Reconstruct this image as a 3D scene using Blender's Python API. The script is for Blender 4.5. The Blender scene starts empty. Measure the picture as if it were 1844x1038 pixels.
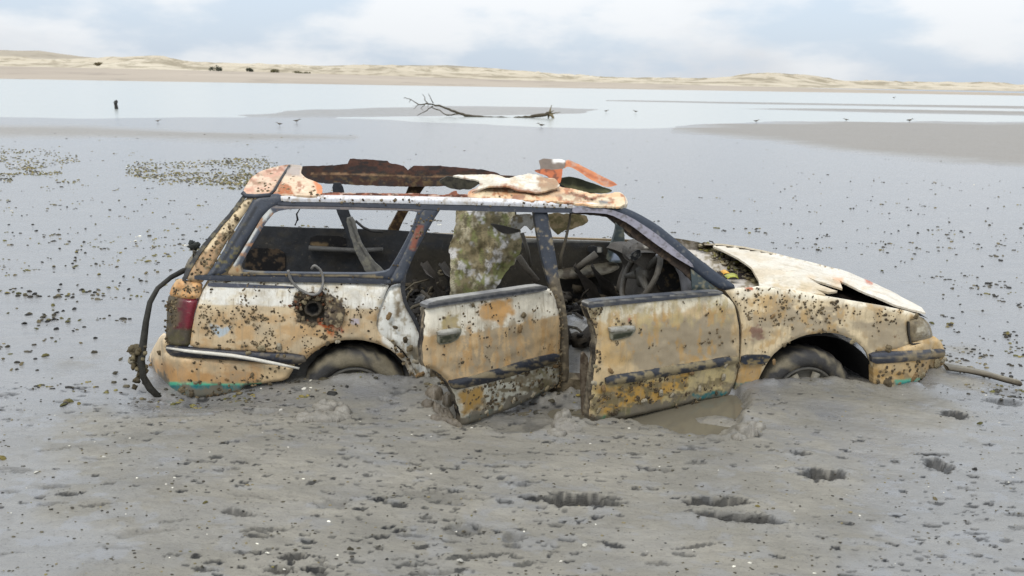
import bpy, math, random
import numpy as np
from mathutils import Vector, Matrix
from mathutils.geometry import delaunay_2d_cdt

# ------------------------------------------------------------------ camera, world, sun
S = bpy.context.scene
FPX, CAMH = 1605.0, 1.60
PITCH = math.atan(371 / FPX)
ROLL = math.radians(0.963)
cam_d = bpy.data.cameras.new('camera')
cam = bpy.data.objects.new('camera', cam_d)
S.collection.objects.link(cam)
S.camera = cam
cam_d.sensor_width = 36
cam_d.lens = 36 * FPX / 1844
cam_d.clip_start = 0.05
cam_d.clip_end = 5000
cam_d.dof.use_dof = True
cam_d.dof.focus_distance = 4.9
cam_d.dof.aperture_fstop = 5.0
cam.matrix_world = (Matrix.Translation((0, 0, CAMH)) @ Matrix.Rotation(math.pi / 2 - PITCH, 4, 'X')
                    @ Matrix.Rotation(ROLL, 4, 'Z'))

SUN_EL, SUN_AZ = math.radians(52), math.radians(205)     # azimuth from +Y, clockwise
W = bpy.data.worlds.new('World'); S.world = W; W.use_nodes = True
nt = W.node_tree; N = nt.nodes; L = nt.links
for n in list(N): N.remove(n)
def wn(t, **k):
    n = N.new(t)
    for a, b in k.items(): setattr(n, a, b)
    return n
def wm(op, a, b=None, c=None, clamp=False):
    n = wn('ShaderNodeMath', operation=op, use_clamp=clamp)
    for i, v in enumerate((a, b, c)):
        if v is None: continue
        if isinstance(v, (int, float)): n.inputs[i].default_value = v
        else: L.new(v, n.inputs[i])
    return n.outputs[0]
sky = wn('ShaderNodeTexSky', sky_type='NISHITA', sun_disc=False, sun_elevation=SUN_EL, sun_rotation=SUN_AZ)
sky.air_density = 1.2; sky.dust_density = 1.5
tc = wn('ShaderNodeTexCoord'); sep = wn('ShaderNodeSeparateXYZ'); L.new(tc.outputs['Generated'], sep.inputs[0])
zz = wm('MAXIMUM', sep.outputs[2], 0.0)
def wnoise(scale, det, rough, off, st=2.6):
    mp = wn('ShaderNodeMapping'); mp.inputs['Location'].default_value = off
    mp.inputs['Scale'].default_value = (1.0, 1.0, st)
    L.new(tc.outputs['Generated'], mp.inputs[0])
    n = wn('ShaderNodeTexNoise'); n.inputs['Scale'].default_value = scale
    n.inputs['Detail'].default_value = det; n.inputs['Roughness'].default_value = rough
    L.new(mp.outputs[0], n.inputs['Vector']); return n.outputs['Fac']
n1 = wnoise(5.0, 8, 0.52, (3.1, 1.7, 0.4)); n2 = wnoise(3.2, 6, 0.5, (0.9, 4.2, 2))
cover = wn('ShaderNodeMapRange'); cover.inputs[1].default_value = 0.40; cover.inputs[2].default_value = 0.58
cover.interpolation_type = 'SMOOTHSTEP'; L.new(n1, cover.inputs[0])
dark = wn('ShaderNodeMapRange'); dark.inputs[1].default_value = 0.50; dark.inputs[2].default_value = 0.68
dark.interpolation_type = 'SMOOTHSTEP'; L.new(n2, dark.inputs[0])
def wmix(fac, a, b):
    n = wn('ShaderNodeMix', data_type='RGBA')
    if isinstance(fac, (int, float)): n.inputs['Factor'].default_value = fac
    else: L.new(fac, n.inputs['Factor'])
    for key, v in ((6, a), (7, b)):
        if isinstance(v, tuple): n.inputs[key].default_value = (*v, 1)
        else: L.new(v, n.inputs[key])
    return n.outputs[2]
bright = wm('MULTIPLY_ADD', zz, 1.65, 0.90)         # overcast sky: zenith brighter than horizon
vs = wn('ShaderNodeVectorMath', operation='SCALE'); L.new(sky.outputs[0], vs.inputs[0]); vs.inputs['Scale'].default_value = 0.09
thin = wmix(0.85, vs.outputs[0], (0.615, 0.71, 0.83))
cl = wmix(dark.outputs[0], (0.83, 0.845, 0.86), (0.69, 0.71, 0.74))
mixc = wmix(wm('MULTIPLY', cover.outputs[0], 0.85), thin, cl)
vb = wn('ShaderNodeVectorMath', operation='SCALE'); L.new(mixc, vb.inputs[0]); L.new(bright, vb.inputs['Scale'])
bg = wn('ShaderNodeBackground'); bg.inputs['Strength'].default_value = 1.0
L.new(vb.outputs[0], bg.inputs[0])
wo = wn('ShaderNodeOutputWorld'); L.new(bg.outputs[0], wo.inputs[0])

sun_d = bpy.data.lights.new('sun', 'SUN'); sun_d.energy = 1.3; sun_d.angle = math.radians(14)
sun_d.color = (1, 0.95, 0.87)
sun = bpy.data.objects.new('sun', sun_d); S.collection.objects.link(sun)
sdir = Vector((math.sin(SUN_AZ) * math.cos(SUN_EL), math.cos(SUN_AZ) * math.cos(SUN_EL), math.sin(SUN_EL)))
sun.rotation_euler = sdir.to_track_quat('Z', 'Y').to_euler()
S.view_settings.view_transform = 'Standard'; S.view_settings.look = 'None'
S.view_settings.exposure = 0.18; S.view_settings.gamma = 1.0

# ------------------------------------------------------------------ camera geometry of the photograph
random.seed(5)
RNG = np.random.default_rng(11)
CAM = np.array([0, 0, CAMH])
def rays(uv):
    uv = np.atleast_2d(np.asarray(uv, float))
    x = (uv[:, 0] - 922) / FPX; y = -(uv[:, 1] - 519) / FPX
    c, s = math.cos(ROLL), math.sin(ROLL)
    X = x * c - y * s; Y = x * s + y * c
    cp, sp = math.cos(PITCH), math.sin(PITCH)
    return np.stack([X, cp + Y * sp, -sp + Y * cp], 1)
def project(p):
    q = np.asarray(p, float) - CAM
    cp, sp = math.cos(PITCH), math.sin(PITCH)
    z = q[:, 1] * cp - q[:, 2] * sp
    X = q[:, 0] / z * FPX; Y = (q[:, 1] * sp + q[:, 2] * cp) / z * FPX
    c, s = math.cos(ROLL), math.sin(ROLL)
    return np.stack([922 + X * c + Y * s, 519 - (-X * s + Y * c)], 1)
def gbase(x, y):
    """the flat falls gently towards the front of the car"""
    t = np.clip((14 - y) / 7.5, 0, 1)
    return -0.040 * np.clip(x + 0.9, -0.5, 4) * t * t * (3 - 2 * t)
def at_z(u, v, z=0.0):
    d = rays([[u, v]])[0]; g = 0.0
    for _ in range(6):
        p = CAM + d * ((z + g - CAMH) / d[2]); g = float(gbase(p[0], p[1]))
    return p
def at_y(u, v, y):
    d = rays([[u, v]])[0]
    return CAM + d * (y / d[1])
YAW, NOSE = math.radians(8.70), math.radians(2.0)
CORG = np.array([0, 4.666, 0.0])
cy, sy, cp_, sp_ = math.cos(YAW), math.sin(YAW), math.cos(NOSE), math.sin(NOSE)
AF = np.array([cy * cp_, sy * cp_, -sp_]); AA = np.array([-sy, cy, 0.0]); AU = np.cross(AF, AA)
RM = np.stack([AF, AA, AU])                     # rows: car axes in the world
CC = RM @ (CAM - CORG)
def crays(uv): return rays(uv) @ RM.T
def to_world(p): return np.asarray(p) @ RM + CORG
def to_car(p): return (np.asarray(p) - CORG) @ RM.T
CW = 1.69
def Wside(a, h):
    w = np.where(h < 0.15, 0.10 * np.clip(0.15 - h, 0, 1) , 0)
    w = w + 0.035 * np.clip((h - 0.22) / 0.30, 0, 1) ** 2
    w = w + 0.30 * np.clip(h - 0.535, 0, 1)
    w = w + 0.30 * (np.clip(-1.66 - a, 0, 0.35) / 0.27) ** 2
    w = w + 0.26 * (np.clip(a - 2.25, 0, 0.5) / 0.42) ** 2
    return w
def on_surf(uv, f, it=40, w0=0.03):
    """meet w = f(a,h)"""
    d = crays(uv); w = np.full(len(d), w0)
    for _ in range(it):
        t = (w - CC[1]) / d[:, 1]; p = CC + d * t[:, None]
        w = w * 0.45 + 0.55 * f(p[:, 0], p[:, 2])
    t = (w - CC[1]) / d[:, 1]
    return CC + d * t[:, None]
def side(off=0.0): return lambda uv: on_surf(uv, lambda a, h: Wside(a, h) + off)
def farside(off=0.0): return lambda uv: on_surf(uv, lambda a, h: CW - Wside(a, h) + off, w0=1.6)
def const(w): return lambda uv: on_surf(uv, lambda a, h: np.full(len(a), w), it=25, w0=w)
def lin(w0, cu, cv, u0, v0):                    # sloping sheet: depth changes across the picture of it
    def f(uv):
        uv = np.atleast_2d(uv); w = w0 + cu * (uv[:, 0] - u0) + cv * (uv[:, 1] - v0)
        d = crays(uv); t = (w - CC[1]) / d[:, 1]; return CC + d * t[:, None]
    return f
def on_height(H, wlo, whi):
    """meet h = H(a,w) walking away from the camera"""
    def f(uv):
        d = crays(uv); lo = (wlo - CC[1]) / d[:, 1]; hi = (whi - CC[1]) / d[:, 1]
        out = np.full(len(d), np.nan); prev = None
        for k in range(161):
            t = lo + (hi - lo) * k / 160; p = CC + d * t[:, None]; g = p[:, 2] - H(p[:, 0], p[:, 1])
            if k == 0: out = np.where(g <= 0, t, np.nan)
            else:
                cr = np.isnan(out) & (g <= 0)
                tt = t - (hi - lo) / 160 * np.clip(-g / np.maximum(prev - g, 1e-9), 0, 1)
                out = np.where(cr, tt, out)
            if k == 0: best = np.abs(g); bt = t
            else:
                m = np.abs(g) < best; best = np.where(m, np.abs(g), best); bt = np.where(m, t, bt)
            prev = g
        out = np.where(np.isnan(out), bt, out)
        p = CC + d * out[:, None]
        return p
    return f

# ------------------------------------------------------------------ numpy noise
def _h(ix, iy, seed):
    n = (ix.astype(np.int64) * 374761393 + iy.astype(np.int64) * 668265263 + seed * 974634213) & 0xffffffff
    n = ((n ^ (n >> 13)) * 1274126177) & 0xffffffff
    return ((n ^ (n >> 16)) & 0xffff) / 32767.5 - 1
def vn(x, y, seed=0):
    ix = np.floor(x); iy = np.floor(y); fx = x - ix; fy = y - iy
    fx = fx * fx * fx * (fx * (fx * 6 - 15) + 10); fy = fy * fy * fy * (fy * (fy * 6 - 15) + 10)
    a = _h(ix, iy, seed); b = _h(ix + 1, iy, seed); c = _h(ix, iy + 1, seed); d = _h(ix + 1, iy + 1, seed)
    return (a * (1 - fx) + b * fx) * (1 - fy) + (c * (1 - fx) + d * fx) * fy
def fbm(x, y, seed=0, o=4, g=0.5):
    r = 0; amp = 1; s = 0
    for k in range(o):
        r = r + amp * vn(x * 2 ** k + 17.3 * k, y * 2 ** k - 9.1 * k, seed + k); s += amp; amp *= g
    return r / s
def sstep(x, a, b):
    t = np.clip((x - a) / (b - a), 0, 1); return t * t * (3 - 2 * t)
def inside(pts, poly):
    x, y = pts[:, 0], pts[:, 1]; r = np.zeros(len(pts), bool); n = len(poly)
    for i in range(n):
        x1, y1 = poly[i]; x2, y2 = poly[(i + 1) % n]
        if y1 == y2: continue
        c = ((y1 > y) != (y2 > y)) & (x < (x2 - x1) * (y - y1) / (y2 - y1) + x1)
        r ^= c
    return r
def sdist(pts, poly):
    """distance to the outline, positive inside"""
    dm = np.full(len(pts), 1e9); n = len(poly); P = np.asarray(poly, float)
    for i in range(n):
        a = P[i]; b = P[(i + 1) % n]; ab = b - a; l2 = ab @ ab + 1e-9
        t = np.clip(((pts - a) @ ab) / l2, 0, 1); q = a + t[:, None] * ab
        dm = np.minimum(dm, np.hypot(pts[:, 0] - q[:, 0], pts[:, 1] - q[:, 1]))
    return np.where(inside(pts, poly), dm, -dm)
def lin_c(c):
    c = np.asarray(c, float) / 255
    return np.where(c <= 0.04045, c / 12.92, ((c + 0.055) / 1.055) ** 2.4)

# ------------------------------------------------------------------ materials
def newmat(name):
    m = bpy.data.materials.new(name); m.use_nodes = True
    n = m.node_tree.nodes; l = m.node_tree.links
    return m, n, l, n['Principled BSDF']
def nz(n, l, vec, scale, det=4, rough=0.55):
    t = n.new('ShaderNodeTexNoise'); t.inputs['Scale'].default_value = scale
    t.inputs['Detail'].default_value = det; t.inputs['Roughness'].default_value = rough
    if vec is not None: l.new(vec, t.inputs['Vector'])
    return t.outputs['Fac']
def rng_(n, l, v, a, b, c=0.0, d=1.0):
    t = n.new('ShaderNodeMapRange'); t.inputs[1].default_value = a; t.inputs[2].default_value = b
    t.inputs[3].default_value = c; t.inputs[4].default_value = d; l.new(v, t.inputs[0]); return t.outputs[0]
def mixc_(n, l, fac, a, b, mode='MIX'):
    t = n.new('ShaderNodeMix'); t.data_type = 'RGBA'; t.blend_type = mode
    if isinstance(fac, (int, float)): t.inputs['Factor'].default_value = fac
    else: l.new(fac, t.inputs['Factor'])
    for k, v in ((6, a), (7, b)):
        if isinstance(v, (tuple, list)): t.inputs[k].default_value = (*v[:3], 1)
        else: l.new(v, t.inputs[k])
    return t.outputs[2]
def mth(n, l, op, a, b=None):
    t = n.new('ShaderNodeMath'); t.operation = op
    for i, v in enumerate((a, b)):
        if v is None: continue
        if isinstance(v, (int, float)): t.inputs[i].default_value = v
        else: l.new(v, t.inputs[i])
    return t.outputs[0]
def bump(n, l, h, s, d, b):
    t = n.new('ShaderNodeBump'); t.inputs['Strength'].default_value = s; t.inputs['Distance'].default_value = d
    l.new(h, t.inputs['Height']); l.new(t.outputs[0], b.inputs['Normal'])
def attr_mat(name, var=0.25, spot=0.0, spotcol=(0.10, 0.08, 0.055), bmp=0.3, spec=0.4, spotscale=60, grain=140, weather=0.0, silt=0.0):
    """colour and roughness come from the mesh (stains, rust and mud have shapes of their own), broken up by noise"""
    m, n, l, b = newmat(name)
    at = n.new('ShaderNodeAttribute'); at.attribute_name = 'col'
    tc = n.new('ShaderNodeTexCoord'); o = tc.outputs['Object']
    f1 = nz(n, l, o, 22, 6, 0.62); f2 = nz(n, l, o, grain, 3, 0.6)
    v = mth(n, l, 'ADD', rng_(n, l, f1, 0.25, 0.75, 1 - var, 1 + var), rng_(n, l, f2, 0.25, 0.75, -var * 0.5, var * 0.5))
    sc = n.new('ShaderNodeVectorMath'); sc.operation = 'SCALE'; l.new(at.outputs['Color'], sc.inputs[0]); l.new(v, sc.inputs['Scale'])
    col = sc.outputs[0]
    if spot > 0:
        f3 = nz(n, l, o, spotscale, 5, 0.7); mk = rng_(n, l, f3, 0.62 - 0.05 * spot, 0.70 - 0.05 * spot)
        col = mixc_(n, l, mth(n, l, 'MULTIPLY', mk, min(0.85, spot)), col, spotcol)
    rgh = at.outputs['Alpha']
    if weather:
        mp = n.new('ShaderNodeMapping'); mp.inputs['Scale'].default_value = (55, 55, 5); l.new(o, mp.inputs[0])
        st = rng_(n, l, nz(n, l, mp.outputs[0], 1.0, 5, 0.6), 0.52, 0.66, 0, 0.55 * weather)          # silt run down in streaks
        col = mixc_(n, l, st, col, tuple(lin_c((150, 134, 108))))
        gr = rng_(n, l, nz(n, l, o, 6.5, 8, 0.68), 0.48, 0.66, 0, 0.55 * weather)                     # grey grime
        col = mixc_(n, l, gr, col, tuple(lin_c((150, 138, 116))))
        fl = nz(n, l, o, 17, 9, 0.74)
        col = mixc_(n, l, rng_(n, l, fl, 0.615, 0.635, 0, 0.65 * weather), col, tuple(lin_c((126, 106, 78))))   # flaked patches
        col = mixc_(n, l, rng_(n, l, fl, 0.665, 0.68, 0, 0.9 * weather), col, tuple(lin_c((84, 56, 38))))
        rgh = mth(n, l, 'ADD', rgh, mth(n, l, 'MULTIPLY', gr, 0.5))
    if silt:
        g = n.new('ShaderNodeNewGeometry'); sp = n.new('ShaderNodeSeparateXYZ'); l.new(g.outputs['Position'], sp.inputs[0])
        zz = mth(n, l, 'ADD', sp.outputs[2], mth(n, l, 'MULTIPLY', mth(n, l, 'ADD', sp.outputs[0], 0.9), 0.04))
        hh_ = mth(n, l, 'ADD', zz, mth(n, l, 'MULTIPLY', mth(n, l, 'SUBTRACT', nz(n, l, o, 9, 7, 0.65), 0.5), 0.34))
        sm = rng_(n, l, hh_, 0.0, -0.025, 0, silt)                                                     # mud splashed and banked up the foot of the panels
        col = mixc_(n, l, sm, col, tuple(lin_c((108, 100, 86))))
    l.new(col, b.inputs['Base Color']); l.new(rgh, b.inputs['Roughness'])
    b.inputs['Specular IOR Level'].default_value = spec
    hh = mth(n, l, 'ADD', mth(n, l, 'MULTIPLY', f1, 0.6), mth(n, l, 'MULTIPLY', f2, 0.4))
    bump(n, l, hh, bmp, 0.01, b)
    return m
M_PAINT = attr_mat('stained_paint', 0.10, 0.30, (0.16, 0.12, 0.07), 0.16, 0.4, weather=1.0, silt=0.9)
M_TRIM = attr_mat('weathered_trim', 0.25, 0.30, (0.22, 0.19, 0.14), 0.25, 0.35, silt=0.9)
M_RUST = attr_mat('rusted_metal', 0.40, 0.45, (0.05, 0.03, 0.02), 0.6, 0.25, 40)
M_FLAKE = attr_mat('flaking_rust', 0.22, 0.25, (0.20, 0.09, 0.04), 0.4, 0.3, 55)
M_DARK = attr_mat('muddy_interior_plastic', 0.30, 0.35, (0.14, 0.12, 0.09), 0.4, 0.3, 30)
M_CRUST = attr_mat('shell_crust', 0.45, 0.0, bmp=0.6, spec=0.25, grain=220)
M_MUDDY = attr_mat('mud_caked_surface', 0.25, 0.35, (0.09, 0.075, 0.055), 0.7, 0.4, 45)
M_WOOD = attr_mat('weathered_wood', 0.4, 0.3, bmp=0.6)
M_LEAF = attr_mat('leaf', 0.3, 0.0, bmp=0.1)
def fabric_mat():
    m, n, l, b = newmat('perforated_lining')
    at = n.new('ShaderNodeAttribute'); at.attribute_name = 'col'
    tc = n.new('ShaderNodeTexCoord'); o = tc.outputs['Object']
    vo = n.new('ShaderNodeTexVoronoi'); vo.inputs['Scale'].default_value = 110; vo.inputs['Randomness'].default_value = 0.15
    l.new(o, vo.inputs['Vector'])
    f1 = nz(n, l, o, 14, 6, 0.65); f2 = nz(n, l, o, 9, 4, 0.6)
    dots = mth(n, l, 'MULTIPLY', rng_(n, l, vo.outputs['Distance'], 0.25, 0.38, 1, 0), rng_(n, l, f2, 0.45, 0.58))
    c = mixc_(n, l, rng_(n, l, f1, 0.3, 0.7), at.outputs['Color'], (0.13, 0.11, 0.06))
    c = mixc_(n, l, rng_(n, l, f1, 0.3, 0.7, 0.0, 0.35), at.outputs['Color'], c)
    c = mixc_(n, l, mth(n, l, 'MULTIPLY', dots, 0.8), c, (0.03, 0.028, 0.022))
    l.new(c, b.inputs['Base Color']); b.inputs['Roughness'].default_value = 0.9
    bump(n, l, f1, 0.6, 0.02, b); return m
M_FABRIC = fabric_mat()
def plain(name, rgb, rough=0.5, metal=0.0, var=0.3, bmp=0.2, scale=40):
    m, n, l, b = newmat(name); tc = n.new('ShaderNodeTexCoord'); f = nz(n, l, tc.outputs['Object'], scale, 5, 0.6)
    c = lin_c(rgb)
    l.new(mixc_(n, l, rng_(n, l, f, 0.3, 0.7), tuple(c * (1 - var)), tuple(np.minimum(c * (1 + var), 1))), b.inputs['Base Color'])
    b.inputs['Roughness'].default_value = rough; b.inputs['Metallic'].default_value = metal
    bump(n, l, f, bmp, 0.01, b); return m

# ------------------------------------------------------------------ object helpers
COL = S.collection
def link(o, parent=None):
    COL.objects.link(o)
    if parent is not None: o.parent = parent
    return o
def tag(o, label=None, cat=None, group=None, kind=None):
    for k, v in (('label', label), ('category', cat), ('group', group), ('kind', kind)):
        if v: o[k] = v
    return o
def mesh_obj(name, V, F, mat, parent=None, col=None, smooth=True):
    me = bpy.data.meshes.new(name)
    me.from_pydata([tuple(map(float, p)) for p in V], [], [tuple(map(int, f)) for f in F])
    me.materials.append(mat)
    if smooth: me.polygons.foreach_set('use_smooth', np.ones(len(me.polygons), bool))
    if col is not None:
        a = me.color_attributes.new('col', 'FLOAT_COLOR', 'POINT')
        c = np.asarray(col, np.float32)
        if c.ndim == 1: c = np.tile(c, (len(V), 1))
        if c.shape[1] == 3: c = np.concatenate([c, np.full((len(c), 1), 0.6, np.float32)], 1)
        a.data.foreach_set('color', np.ascontiguousarray(c, np.float32).ravel())
    me.update()
    return link(bpy.data.objects.new(name, me), parent)
class MB:
    """collects shapes for ONE mesh, with a colour per vertex"""
    def __init__(s): s.V = []; s.F = []; s.C = []
    def add(s, V, F, c):
        b = len(s.V); s.V += [tuple(p) for p in V]; s.F += [tuple(i + b for i in f) for f in F]
        c = np.asarray(c, float)
        s.C += [tuple(c)] * len(V) if c.ndim == 1 else [tuple(x) for x in c]
    def tube(s, pts, r, c, k=7, jit=0.0, cap=True):
        P = np.asarray(pts, float); n = len(P); R = np.broadcast_to(np.asarray(r, float), (n,))
        V = []; up = np.array([0.31, 0.11, 0.94])
        for i in range(n):
            t = P[min(i + 1, n - 1)] - P[max(i - 1, 0)]; t = t / (np.linalg.norm(t) + 1e-9)
            x = np.cross(t, up); x /= np.linalg.norm(x) + 1e-9; y = np.cross(t, x)
            for j in range(k):
                a = 2 * math.pi * j / k; rr = R[i] * (1 + jit * random.uniform(-1, 1))
                V.append(P[i] + rr * (math.cos(a) * x + math.sin(a) * y))
        F = [(i * k + j, i * k + (j + 1) % k, (i + 1) * k + (j + 1) % k, (i + 1) * k + j) for i in range(n - 1) for j in range(k)]
        if cap: F += [tuple(range(k))[::-1], tuple((n - 1) * k + j for j in range(k))]
        s.add(V, F, c)
    def box(s, p0, p1, c, bev=0.15):
        p0 = np.array(p0, float); p1 = np.array(p1, float); m = (p0 + p1) / 2; e = np.abs(p1 - p0) / 2
        b = min(e) * bev; V = []; idx = {}
        for sx in (-1, 1):
            for sy_ in (-1, 1):
                for sz in (-1, 1):
                    for ax in range(3):
                        q = np.array([sx, sy_, sz]) * (e - b); q[ax] = [sx, sy_, sz][ax] * e[ax]
                        idx[(sx, sy_, sz, ax)] = len(V); V.append(m + q)
        F = []
        for ax in range(3):
            o = [i for i in range(3) if i != ax]
            for sg in (-1, 1):
                q = []
                for (i, j) in ((-1, -1), (1, -1), (1, 1), (-1, 1)):
                    k = [0, 0, 0]; k[ax] = sg; k[o[0]] = i; k[o[1]] = j; q.append(idx[(*k, ax)])
                F.append(tuple(q))
        for ax in range(3):
            o = [i for i in range(3) if i != ax]
            for i in (-1, 1):
                for j in (-1, 1):
                    q = []
                    for (sg, w) in ((-1, 0), (-1, 1), (1, 1), (1, 0)):
                        k = [0, 0, 0]; k[ax] = sg; k[o[0]] = i; k[o[1]] = j; q.append(idx[(*k, o[w])])
                    F.append(tuple(q))
        for sx in (-1, 1):
            for sy_ in (-1, 1):
                for sz in (-1, 1): F.append(tuple(idx[(sx, sy_, sz, a)] for a in range(3)))
        s.add(V, F, c)
    def blob(s, c0, r, c, n=6, rough=0.3, flat=None, seed=None):
        rs = random.Random(seed if seed is not None else random.random()); V = []; F = []
        rx, ry, rz = (r, r, r) if not isinstance(r, (tuple, list)) else r
        k = n + 2
        for i in range(1, n):
            th = math.pi * i / n
            for j in range(k):
                ph = 2 * math.pi * j / k; q = 1 + rough * rs.uniform(-1, 1)
                V.append((c0[0] + rx * q * math.sin(th) * math.cos(ph), c0[1] + ry * q * math.sin(th) * math.sin(ph), c0[2] + rz * q * math.cos(th)))
        V += [(c0[0], c0[1], c0[2] + rz), (c0[0], c0[1], c0[2] - rz)]
        for i in range(n - 2):
            for j in range(k): F.append((i * k + j, (i + 1) * k + j, (i + 1) * k + (j + 1) % k, i * k + (j + 1) % k))
        t = (n - 1) * k
        for j in range(k):
            F.append((t, j, (j + 1) % k)); F.append((t + 1, (n - 2) * k + (j + 1) % k, (n - 2) * k + j))
        s.add(V, F, c)
    def build(s, name, mat, parent=None, smooth=True):
        return mesh_obj(name, s.V, s.F, mat, parent, np.array(s.C) if s.C else None, smooth)
def C4(rgb, rough=0.6, k=0.84): return np.array([*(lin_c(rgb) * k), rough])

# ---- sheets cut to an outline seen in the photograph, lying on a real surface of the car
def resample(poly, step, closed=True):
    P = np.asarray(poly, float); out = []; n = len(P)
    for i in range(n if closed else n - 1):
        a = P[i]; b = P[(i + 1) % n]; m = max(1, int(np.hypot(*(b - a)) / step + 0.5))
        for k in range(m): out.append(a + (b - a) * k / m)
    if not closed: out.append(P[-1])
    return np.array(out)
def chaikin(poly, it=1, q=0.2):
    P = [np.array(p, float) for p in poly]
    for _ in range(it):
        o = []
        for i in range(len(P)):
            a = P[i]; b = P[(i + 1) % len(P)]; o += [a * (1 - q) + b * q, a * q + b * (1 - q)]
        P = o
    return np.array(P)
def fill(poly, step, holes=(), edge_jit=0.0, seed=1):
    loops = [resample(poly, step)] + [resample(h, step) for h in holes]
    if edge_jit:
        for Lp in loops:
            Lp[:, 0] += edge_jit * fbm(Lp[:, 0] / 7, Lp[:, 1] / 7, seed, 3); Lp[:, 1] += edge_jit * fbm(Lp[:, 0] / 7 + 50, Lp[:, 1] / 7, seed + 7, 3)
    lo = loops[0].min(0); hi = loops[0].max(0)
    gx, gy = np.meshgrid(np.arange(lo[0], hi[0], step), np.arange(lo[1], hi[1], step * 0.87))
    gx = gx + (np.arange(gx.shape[0]) % 2)[:, None] * step * 0.5
    g = np.stack([gx.ravel(), gy.ravel()], 1)
    d = sdist(g, loops[0])
    for h in loops[1:]: d = np.minimum(d, -sdist(g, h))
    g = g[d > step * 0.55]
    pts = []; ed = []
    for Lp in loops:
        b = len(pts); pts += list(Lp); ed += [(b + i, b + (i + 1) % len(Lp)) for i in range(len(Lp))]
    pts += list(g)
    r = delaunay_2d_cdt([Vector((float(p[0]), float(p[1]))) for p in pts], ed, [], 0, 1e-5)
    V = np.array([(v.x, v.y) for v in r[0]]); F = np.array([f for f in r[2] if len(f) == 3])
    c = V[F].mean(1); ok = inside(c, loops[0])
    for h in loops[1:]: ok &= ~inside(c, h)
    return V, F[ok]
def panel(name, poly, surf, mat, col, parent, thick=0.012, tdir=(0, 1, 0), step=4.0, holes=(), rnd=1, jit=0.0,
          dent=0.0, seed=1, back=None, mirror=False, roll=0.0, edge=None):
    """col: function(uv)->Nx4 or one colour"""
    if rnd: poly = chaikin(poly, rnd, 0.18)
    V, F = fill(poly, step, holes, jit, seed)
    P = surf(V)
    tdir = np.asarray(tdir, float)
    if dent: P = P + tdir * (dent * fbm(V[:, 0] / 45, V[:, 1] / 45, seed + 3, 3))[:, None]
    if roll:                                         # rolled edges, as pressed steel has
        dd = np.clip(sdist(V, resample(poly, step)), 0, 8) / 8
        P = P + tdir * (roll * (1 - dd) ** 2)[:, None]
    c = col(V) if callable(col) else np.tile(np.asarray(col, float), (len(V), 1))
    if c.shape[1] == 3: c = np.concatenate([c, np.full((len(c), 1), 0.6)], 1)
    n = len(V); B = P + tdir * thick
    e = {}
    for f in F:
        for i in range(3):
            a, b = int(f[i]), int(f[(i + 1) % 3]); e[(a, b)] = e.get((a, b), 0) + 1
    bd = [k for k in e if (k[1], k[0]) not in e]
    V3 = np.concatenate([P, B]); F3 = [tuple(f) for f in F] + [tuple(x + n for x in f[::-1]) for f in F]
    bc = c.copy() if back is None else np.tile(np.asarray(back, float), (n, 1))
    C3 = [c, bc]; rim = []; rc = []; k = 2 * n
    for a, b in bd:
        rim += [P[a], P[b], B[b], B[a]]; rc += [c[a], c[b], c[b], c[a]] if edge is None else [edge] * 4
        F3.append((k + 1, k, k + 3, k + 2)); k += 4
    V3 = np.concatenate([V3, np.array(rim)]); C3 = np.concatenate(C3 + [np.array(rc)])
    if mirror: V3 = V3 * np.array([1, -1, 1]) + np.array([0, CW, 0])
    return mesh_obj(name, V3, F3, mat, parent, C3)
def strip_poly(pts, w):
    P = np.asarray(pts, float); n = len(P); Wd = np.broadcast_to(np.asarray(w, float), (n,)); a = []; b = []
    for i in range(n):
        t = P[min(i + 1, n - 1)] - P[max(i - 1, 0)]; t /= np.linalg.norm(t) + 1e-9; q = np.array([-t[1], t[0]])
        a.append(P[i] + q * Wd[i] / 2); b.append(P[i] - q * Wd[i] / 2)
    return np.array(a + b[::-1])
class Paint:
    """stains with shapes of their own, laid over a base colour"""
    def __init__(s, base, rough=0.45): s.b = C4(base, rough); s.l = []
    def on(s, poly, rgb, rough=0.6, edge=3, amp=4, ns=14, a=1.0, seed=1):
        s.l.append(('p', poly, C4(rgb, rough), edge, amp, ns, a, seed)); return s
    def blotch(s, poly, rgb, thr=0.1, soft=0.12, ns=(18, 18), a=1.0, rough=0.7, seed=1, edge=12):
        s.l.append(('b', poly, C4(rgb, rough), thr, soft, ns, a, seed, edge)); return s
    def __call__(s, uv):
        c = np.tile(s.b, (len(uv), 1))
        for k in s.l:
            if k[0] == 'p':
                _, poly, rgb, edge, amp, ns, a, seed = k
                m = sstep(sdist(uv, poly) + amp * fbm(uv[:, 0] / ns, uv[:, 1] / ns, seed, 4), -edge, edge) * a
            else:
                _, poly, rgb, thr, soft, ns, a, seed, edge = k
                m = sstep(fbm(uv[:, 0] / ns[0], uv[:, 1] / ns[1], seed, 5, 0.6), thr - soft, thr + soft) * a
                if poly is not None: m = m * sstep(sdist(uv, poly) + edge * 0.6 * fbm(uv[:, 0] / 15, uv[:, 1] / 15, seed + 9, 3), -edge, edge)
            c = c * (1 - m[:, None]) + rgb * m[:, None]
        return c

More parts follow.
